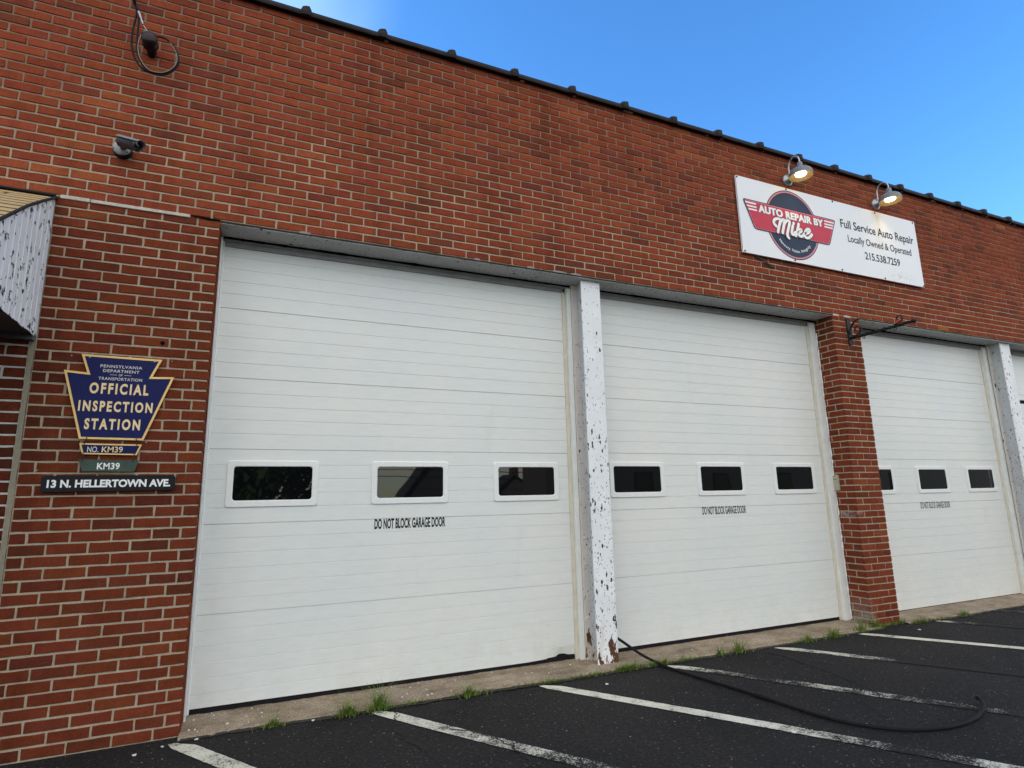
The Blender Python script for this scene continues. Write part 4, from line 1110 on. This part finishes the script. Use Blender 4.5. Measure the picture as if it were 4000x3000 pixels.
a = MB()
def apron(x0, x1, seedv):
    n = int((x1 - x0) / 0.035); rows = [(-0.075, 0.006), (-0.06, 0.012), (0.02, 0.018), (0.14, 0.026), (0.26, 0.034), (0.40, 0.038)]
    vs_ = []
    for i in range(n + 1):
        x = x0 + (x1 - x0) * i / n
        e = 0.030 * noise.noise(Vector((x * 1.3, seedv, 0))) + 0.018 * noise.noise(Vector((x * 7, seedv, 4))) + rnd.gauss(0, 0.004) - 0.028 * max(0, min(1, (x - 1.2) / 1.5))
        vs_.append((x, rows[0][0] + e, -0.03))
        for j, (y, z) in enumerate(rows):
            ee = e * max(0, 1 - j * 0.5) + (rnd.gauss(0, 0.003) if j < 2 else 0)
            vs_.append((x, y + ee, z + (rnd.gauss(0, 0.0012))))
    k = len(rows) + 1
    a.add(vs_, [(i * k + j, (i + 1) * k + j, (i + 1) * k + j + 1, i * k + j + 1) for i in range(n) for j in range(k - 1)], 0, True)
apron(XP - 0.004, PX0 + 0.004, 1.0); apron(PX1 - 0.004, 12.55, 5.0)
ap = a.build('concrete_apron', M_CONC); ap['kind'] = 'structure'; tag(ap, 'worn tan concrete apron strip under the garage doors', 'apron')

def pline(x0, dy, wear, length=4.2):
    """angled stall line from the apron outward; wear is a list of (distance, 0 fresh .. 1 gone)"""
    m = MB(); sl = 0.637; wd = 0.118; n = int(length / 0.025)
    def wat(t):
        for (a_, wa), (b_, wb) in zip(wear[:-1], wear[1:]):
            if a_ <= t <= b_: return wa + (wb - wa) * (t - a_) / (b_ - a_)
        return wear[-1][1]
    for i in range(n):
        row = []
        for t in (i / n * length, (i + 1) / n * length):
            xl = x0 + sl * t; y = dy - t
            j0, j1 = [0.005 * noise.noise(Vector((t * 30, x0, q_))) + 0.004 * noise.noise(Vector((t * 90, x0, q_ + 2))) for q_ in (0, 7)]
            xa, xb = xl - wd / 2 + j0, xl + wd / 2 + j1
            if t < 0.08:  # ragged, tapered head of the line
                kf = t / 0.08; xa = xl - wd * (0.30 + 0.20 * kf) + j0; xb = xl + wd * (0.05 + 0.45 * kf) + j1
            row.append(((xa, y, lot_z(xa, y) + 0.004), (xb, y, lot_z(xb, y) + 0.004)))
        wv = wat(i / n * length)
        m.add([row[0][0], row[0][1], row[1][1], row[1][0]], [(0, 1, 2, 3)], 0, False, (wv, wv, wv))
    return m.build('parking_line', M_LINE, lot)
pline(0.040, -0.10, [(0, 0.15), (4, 0.25)])
pline(1.160, -0.105, [(0, 0.12), (0.5, 0.2), (1.2, 0.42), (4, 0.5)])
pline(2.345, -0.135, [(0, 0.1), (1.2, 0.15), (1.9, 0.5), (2.2, 0.3), (4, 0.6)])
pline(3.440, -0.150, [(0, 0.15), (0.22, 0.3), (0.36, 0.5), (0.60, 0.45), (0.8, 0.30), (1.3, 0.33), (1.65, 0.55), (4, 0.6)])
pline(4.605, -0.150, [(0, 0.15), (0.6, 0.35), (0.8, 0.6), (0.95, 1.0), (1.15, 0.85), (1.5, 0.95), (2.0, 0.5), (4, 0.6)])
pline(5.680, -0.115, [(0, 0.12), (4, 0.15)])
pline(6.850, -0.125, [(0, 0.25), (0.27, 0.5), (0.33, 1.0), (0.5, 1.0), (0.6, 0.3), (4, 0.3)])
pline(7.960, -0.100, [(0, 0.5), (4, 0.6)])
pline(9.080, -0.100, [(0, 0.4), (4, 0.5)])
def crack(pts, wd, z=0.0046):
    m = MB(); P = []
    for (a_, b_) in zip(pts[:-1], pts[1:]):
        for i in range(7):
            t = i / 7; P.append((a_[0] + (b_[0] - a_[0]) * t + rnd.gauss(0, 0.010), a_[1] + (b_[1] - a_[1]) * t + rnd.gauss(0, 0.008)))
    vs_ = []
    for i, (x, y) in enumerate(P):
        d = Vector((P[min(i + 1, len(P) - 1)][0] - P[max(0, i - 1)][0], P[min(i + 1, len(P) - 1)][1] - P[max(0, i - 1)][1])).normalized()
        w_ = wd * rnd.uniform(0.3, 1.0) * (0.3 if i in (0, len(P) - 1) else 1)
        zz = lot_z(x, y) + z
        vs_ += [(x - d.y * w_, y + d.x * w_, zz), (x + d.y * w_, y - d.x * w_, zz)]
    m.add(vs_, [(2 * i, 2 * i + 1, 2 * i + 3, 2 * i + 2) for i in range(len(P) - 1)])
    m.build('crack', M_CRACK, lot)
crack([(1.27, -0.16), (1.25, -0.28), (1.2, -0.42), (1.21, -0.6), (1.28, -0.79), (1.3, -1.04)], 0.006)
crack([(4.45, -0.20), (4.42, -0.28), (4.41, -0.58), (4.36, -0.87), (4.3, -1.12), (4.23, -1.3), (4.17, -1.38)], 0.009)
crack([(4.10, -1.28), (4.04, -1.33), (3.97, -1.42), (3.9, -1.56), (3.84, -1.69)], 0.006)
crack([(3.90, -1.55), (3.80, -1.64), (3.69, -1.73)], 0.005)
crack([(3.76, -1.86), (3.6, -2.04), (3.59, -2.12)], 0.005)
crack([(1.50, -0.62), (1.62, -0.72), (1.68, -0.85), (1.71, -1.01), (1.72, -1.19), (1.72, -1.29)], 0.007, 0.0082)
crack([(7.39, -0.12), (7.27, -0.35), (7.3, -0.58), (7.45, -0.9)], 0.012)

# ------------------------------------------------------------------ weeds along the joint
def blades(mb, x, y, n, h, spread, lean=0.5):
    for _ in range(n):
        bx, by = x + rnd.gauss(0, spread), y + rnd.gauss(0, spread * 0.45)
        L_ = h * rnd.uniform(0.35, 1.15); a = rnd.uniform(0, 2 * math.pi); ln_ = rnd.uniform(0.25, 1.0) * lean
        dx, dy_ = math.cos(a), math.sin(a); wv = rnd.uniform(0.0016, 0.0040)
        px, py = -dy_ * wv, dx * wv; P = []
        for i in range(4):
            t = i / 3; o = L_ * ln_ * t * t; z = L_ * (t - min(0.36, 0.30 * ln_) * t * t)
            ww = 1 - t * 0.9
            P += [(bx + dx * o + px * ww, by + dy_ * o + py * ww, z + 0.002), (bx + dx * o - px * ww, by + dy_ * o - py * ww, z + 0.002)]
        g_ = rnd.random()
        col = (0.070 + 0.10 * g_, 0.135 + 0.11 * g_, 0.014 + 0.016 * g_) if rnd.random() > 0.08 else (0.22, 0.19, 0.08)
        mb.add(P, [(0, 1, 3, 2), (2, 3, 5, 4), (4, 5, 7, 6)], 0, True, col)
wd_ = MB()
def dens(x):
    s = 0
    for c_, w_, a_ in ((1.36, 0.12, 0.9), (1.55, 0.10, 0.5), (2.2, 0.25, 0.45), (2.62, 0.25, 0.9), (3.02, 0.20, 1.7), (3.3, 0.22, 1.8), (3.62, 0.12, 1.0), (3.75, 0.12, 0.8), (6.3, 0.25, 1.3), (6.62, 0.2, 1.0), (6.9, 0.2, 0.9), (4.9, 0.3, 0.3)):
        s += a_ * math.exp(-((x - c_) / w_) ** 2)
    return s
x = 0.5
while x < 9.0:
    dd = dens(x)
    pt = 0.5 + 1.5 * noise.noise(Vector((x * 6.0, 3.0, 1.0))); dd *= max(0.0, min(1.6, pt + 0.35))
    k = int(dd * 4.5 + rnd.random() * 1.15)
    yl = -0.082 - 0.028 * max(0, min(1, (x - 1.2) / 1.5)) + 0.02 * noise.noise(Vector((x * 1.3, 1.0, 0)))
    if PX0 - 0.03 < x < PX1 + 0.03: yl = -0.035
    if k: blades(wd_, x, yl, k, 0.050 * (0.55 + 0.5 * min(dd, 1.8)) * rnd.uniform(0.5, 1.3), 0.020, 1.25)
    x += 0.008
wo = wd_.build('weeds', M_GRASS); tag(wo, 'low green weeds growing in the joint between asphalt and concrete', 'weeds', kind='stuff')
def tuft(x, y, n, h, sp, label):
    m = MB(); blades(m, x, y, int(n * 0.55), h * 0.92, sp * 0.5, 1.15); blades(m, x, y, int(n * 0.6), h * 0.42, sp * 1.15, 1.3)
    return tag(m.build('grass_tuft', M_GRASS), label, 'grass tuft', 'grass tufts along the apron edge')
tuft(0.55, -0.085, 110, 0.085, 0.032, 'small grass tuft nearest the left brick pier')
tuft(0.98, -0.105, 150, 0.15, 0.040, 'spiky grass tuft left of the second white parking line')
tuft(1.19, -0.105, 150, 0.22, 0.044, 'tallest grass tuft with long blades at the head of a parking line')
tuft(1.80, -0.100, 170, 0.11, 0.055, 'round grass tuft below the middle of the widest door')
tuft(4.00, -0.115, 60, 0.12, 0.040, 'grass tuft right of the black hose under the second door')
tuft(4.20, -0.115, 120, 0.16, 0.050, 'upright grass tuft below the middle door')
tuft(5.02, -0.115, 100, 0.10, 0.060, 'low grass clump below the third window of the middle door')
tuft(5.36, -0.115, 150, 0.14, 0.070, 'bushy grass tuft just left of the brick pillar line')
tuft(5.78, -0.075, 110, 0.17, 0.060, 'grass tuft with long blades in front of the pillar side')
tuft(6.02, -0.050, 110, 0.16, 0.055, 'grass tuft at the front corner of the brick pillar')
tuft(7.38, -0.095, 120, 0.085, 0.055, 'far grass clump beyond the brick pillar')

# flakes of paint, pebbles
pc = MB()
def flake(x, y, z, s):
    k = rnd.randint(4, 6); a0 = rnd.uniform(0, 6)
    pts_ = [(x + s * rnd.uniform(0.5, 1.2) * math.cos(a0 + 2 * math.pi * i / k), y + s * rnd.uniform(0.4, 0.9) * math.sin(a0 + 2 * math.pi * i / k)) for i in range(k)]
    vs_ = [(px, py, z + 0.003 + rnd.uniform(0, 0.004)) for px, py in pts_] + [(px, py, z) for px, py in pts_]
    pc.add(vs_, [tuple(range(k))] + [(i, k + i, k + (i + 1) % k, (i + 1) % k) for i in range(k)])
def ap_z(y): return 0.016 + 0.055 * max(0, y)
for _ in range(44):
    x = rnd.choice([rnd.uniform(0.1, 0.6), rnd.uniform(1.1, 1.9), rnd.uniform(2.3, 3.2), rnd.uniform(0.1, 5)]); y = rnd.uniform(-0.03, 0.24)
    flake(x, y, ap_z(y) + 0.004, rnd.uniform(0.003, 0.009))
for x, y, s in ((0.15, -0.10, 0.014), (-0.02, -0.13, 0.010), (-0.14, -0.19, 0.014), (0.30, 0.03, 0.012), (2.75, -0.33, 0.016), (0.78, -0.10, 0.012), (3.2, -1.55, 0.02), (6.3, -0.3, 0.02)):
    flake(x, y, 0.004 if y < -0.05 else ap_z(y) + 0.004, s)
tag(pc.build('paint_flakes', M_CHIP), 'scattered white paint flakes and pebbles on the concrete and asphalt', 'paint flakes', kind='stuff')
# dark earth collected in the joint
de = MB(); x = XP + 0.01; prev = None
while x < 9.0:
    if PX0 < x < PX1: x += 0.03; prev = None; continue
    yl = -0.082 - 0.028 * max(0, min(1, (x - 1.2) / 1.5)); e = 0.03 * noise.noise(Vector((x * 1.3, 1.0, 0)))
    cur_ = ((x, yl + e + 0.012 + rnd.gauss(0, 0.004), 0.010), (x, yl + e - 0.022 + rnd.gauss(0, 0.006), 0.0052))
    if prev: de.add([prev[1], cur_[1], cur_[0], prev[0]], [(0, 1, 2, 3)])
    prev = cur_; x += 0.03
tag(de.build('joint_soil', plain('dark_soil', (0.030, 0.024, 0.017), 0.95, 0.4, 60)), 'dark soil in the joint along the apron edge', 'soil', kind='stuff')

# ------------------------------------------------------------------ hose
hs = rootobj('black_hose', (3.4, -0.5, 0.0), 'long black rubber hose running from the post across the parking lot', 'hose')
r_ = 0.0108
hp = [(3.04, 0.16, 0.25), (3.165, 0.125, 0.178), (3.285, 0.0, 0.075), (3.352, -0.10, 0.030), (3.371, -0.20, r_ + 0.004), (3.392, -0.38, r_ + 0.003), (3.415, -0.579, r_ + 0.003), (3.45, -0.82, r_ + 0.003), (3.474, -1.05, r_ + 0.004), (3.490, -1.25, r_ + 0.003), (3.525, -1.50, r_ + 0.003), (3.60, -1.67, r_ + 0.003), (3.72, -1.80, r_ + 0.003), (3.891, -1.877, r_ + 0.003), (4.06, -1.905, r_ + 0.003), (4.24, -1.892, r_ + 0.004), (4.38, -1.850, r_ + 0.004), (4.48, -1.812, r_ + 0.006), (4.55, -1.765, 0.026), (4.575, -1.735, 0.032)]
P = smooth_path(hp, 8)
m = MB(); m.tube(P, r_, 14); m.build('tube', M_RUBBER, hs)
i0 = min(range(len(P)), key=lambda i: (P[i] - Vector((3.474, -1.05, 0.02))).length)
m = MB(); m.tube(P[i0 - 2:i0 + 4], [r_ + 0.001, r_ + 0.005, r_ + 0.005, r_ + 0.005, r_ + 0.004, r_ + 0.001][:len(P[i0 - 2:i0 + 4])], 14); m.build('coupling', M_RUBBER, hs)
m = MB(); e = P[-1]; d = (P[-1] - P[-3]).normalized(); m.tube([e - d * 0.004, e + d * 0.003, e + d * 0.018, e + d * 0.020], [0.0125, 0.0145, 0.0145, 0.010], 12); m.build('end_fitting', M_IRON, hs)

# ------------------------------------------------------------------ across the street (mirrored in the door panes)
M_SIDING = plain('pale_siding', (0.50, 0.47, 0.40), 0.8, 0.06, 4); M_SLATE = plain('slate_roof', (0.035, 0.035, 0.04), 0.8, 0.25, 6)
M_SHUT = plain('dark_shutter', (0.012, 0.012, 0.013), 0.8, 0.1); M_HBRICK = plain('dull_brick', (0.16, 0.07, 0.05), 0.9, 0.2, 8)
def house(x0, x1, y0, y1, eave, ridge, wallm, label):
    h = rootobj('street_house', (x0, y0, 0), label, 'house', 'houses across the street')
    m = MB(); ym = (x0 + x1) / 2
    m.box(x0, x1, y0, y1, -0.1, eave); m.prism([(x0, eave), (x1, eave), (ym, ridge)], y0 + 0.01, y1 - 0.01); m.build('wall', wallm, h)
    m = MB()
    for sx in (0, 1):
        xa = x0 - 0.4 if sx == 0 else x1 + 0.4; s_ = (ridge - eave) / ((x1 - x0) / 2); za = eave - 0.4 * s_
        vs_ = [(xa, y0 - 0.4, za + 0.05), (ym, y0 - 0.4, ridge + 0.05), (ym, y1 + 0.4, ridge + 0.05), (xa, y1 + 0.4, za + 0.05)]
        vs_ += [(a_, b_, c_ + 0.18) for a_, b_, c_ in vs_]
        m.add(vs_, [(0, 1, 2, 3), (7, 6, 5, 4), (0, 4, 5, 1), (1, 5, 6, 2), (2, 6, 7, 3), (3, 7, 4, 0)])
    rf = m.build('roof', M_SLATE, h)
    m = MB(); m.box(ym + 0.9, ym + 1.6, y1 - 3, y1 - 2.3, ridge - 1.5, ridge + 0.9); m.build('chimney', M_HBRICK, rf)
    for zz in [q_ for q_ in (1.0, 3.6) if q_ + 1.7 < eave]:
        for xx in (x0 + (x1 - x0) * 0.27, x0 + (x1 - x0) * 0.73):
            m = MB(); m.box(xx - 0.55, xx + 0.55, y1 - 0.02, y1 + 0.06, zz, zz + 1.5); wf = m.build('window', M_SHUT, h)
            m = MB(); m.box(xx - 0.45, xx + 0.45, y1 + 0.062, y1 + 0.07, zz + 0.1, zz + 1.4); m.build('pane', M_GLASS, wf)
M_DKHOUSE = plain('darkened_clapboard', (0.085, 0.080, 0.074), 0.9, 0.08, 4); M_GABLE = plain('grey_gable', (0.13, 0.125, 0.12), 0.9, 0.08, 4)  # clapboard darkened in colour to stand for fronts out of the sun
house(13.0, 20.5, -22.6, -20, 6.2, 9.6, M_DKHOUSE, 'dark clapboard house across the street mirrored in the middle door panes')
house(21.2, 31.5, -23, -20.5, 6.0, 9.4, M_DKHOUSE, 'second dark house with shuttered windows beside the dark clapboard one')
house(34.0, 48.0, -23, -20, 4.2, 7.2, M_GABLE, 'grey house across the street mirrored in the far door panes')
house(20.3, 24.6, -47, -45, 1.7, 3.4, M_GABLE, 'small grey gabled house far down the side street')
house(12.7, 19.4, -47.5, -45, 2.2, 6.4, M_DKHOUSE, 'dark gabled house seen beyond the street pole')
def tree(x, y, h, label):
    t = rootobj('street_tree', (x, y, 0), label, 'tree')
    m = MB(); m.tube([(x, y, -0.1), (x + 0.1, y, h * 0.25), (x - 0.1, y + 0.1, h * 0.5), (x, y, h * 0.8)], [0.28, 0.22, 0.16, 0.05], 10)
    for k in range(7):
        a = k * 2.4; z = h * (0.3 + 0.07 * k); m.tube([(x, y, z), (x + math.cos(a) * 1.2, y + math.sin(a) * 1.2, z + 0.9), (x + math.cos(a) * 2.0, y + math.sin(a) * 2.0, z + 1.4)], [0.1, 0.06, 0.02], 6)
    m.build('trunk', plain('bark', (0.06, 0.045, 0.03), 0.9, 0.3, 10), t)
    m = MB(); cl = [(rnd.gauss(0, 1.0), rnd.gauss(0, 1.0), h * 0.46 + rnd.gauss(0, h * 0.19)) for _ in range(56)]
    for cx, cy, cz_ in cl:
        for _ in range(80):
            p_ = Vector((x + cx + rnd.gauss(0, 0.42), y + cy + rnd.gauss(0, 0.42), cz_ + rnd.gauss(0, 0.36)))
            u_ = Vector((rnd.gauss(0, 1), rnd.gauss(0, 1), rnd.gauss(0, 1))).normalized() * 0.19; v_ = u_.orthogonal().normalized() * 0.11
            g_ = rnd.random(); m.add([p_ - u_, p_ + v_, p_ + u_, p_ - v_], [(0, 1, 2, 3)], 0, False, (0.03 + 0.03 * g_, 0.06 + 0.05 * g_, 0.015))
    m.build('crown', M_GRASS, t)
tree(0.55, -20.0, 7.5, 'leafy street tree across the road mirrored in the nearest pane')
up = rootobj('utility_pole', (3.05, -21, 0), 'wooden utility pole across the street carrying wires', 'utility pole')
m = MB(); m.tube([(3.05, -21, -0.1), (3.05, -21, 10.5)], [0.16, 0.12], 12); m.build('pole', plain('pole_wood', (0.08, 0.06, 0.045), 0.9, 0.3, 8), up)
m = MB(); m.box(1.85, 4.25, -21.22, -21.12, 9.5, 9.62); m.build('crossarm', M_RUST, up)
for z in (3.2, 3.75, 4.3, 9.7):
    m = MB(); m.tube(smooth_path([(-45, -40, z + 0.6), (-18, -40, z - 0.3), (9.3, -40.2, z), (30, -40, z - 0.4), (60, -40, z + 0.3)], 8), 0.03, 5, cap=False); m.build('wire', M_CABLE, up)
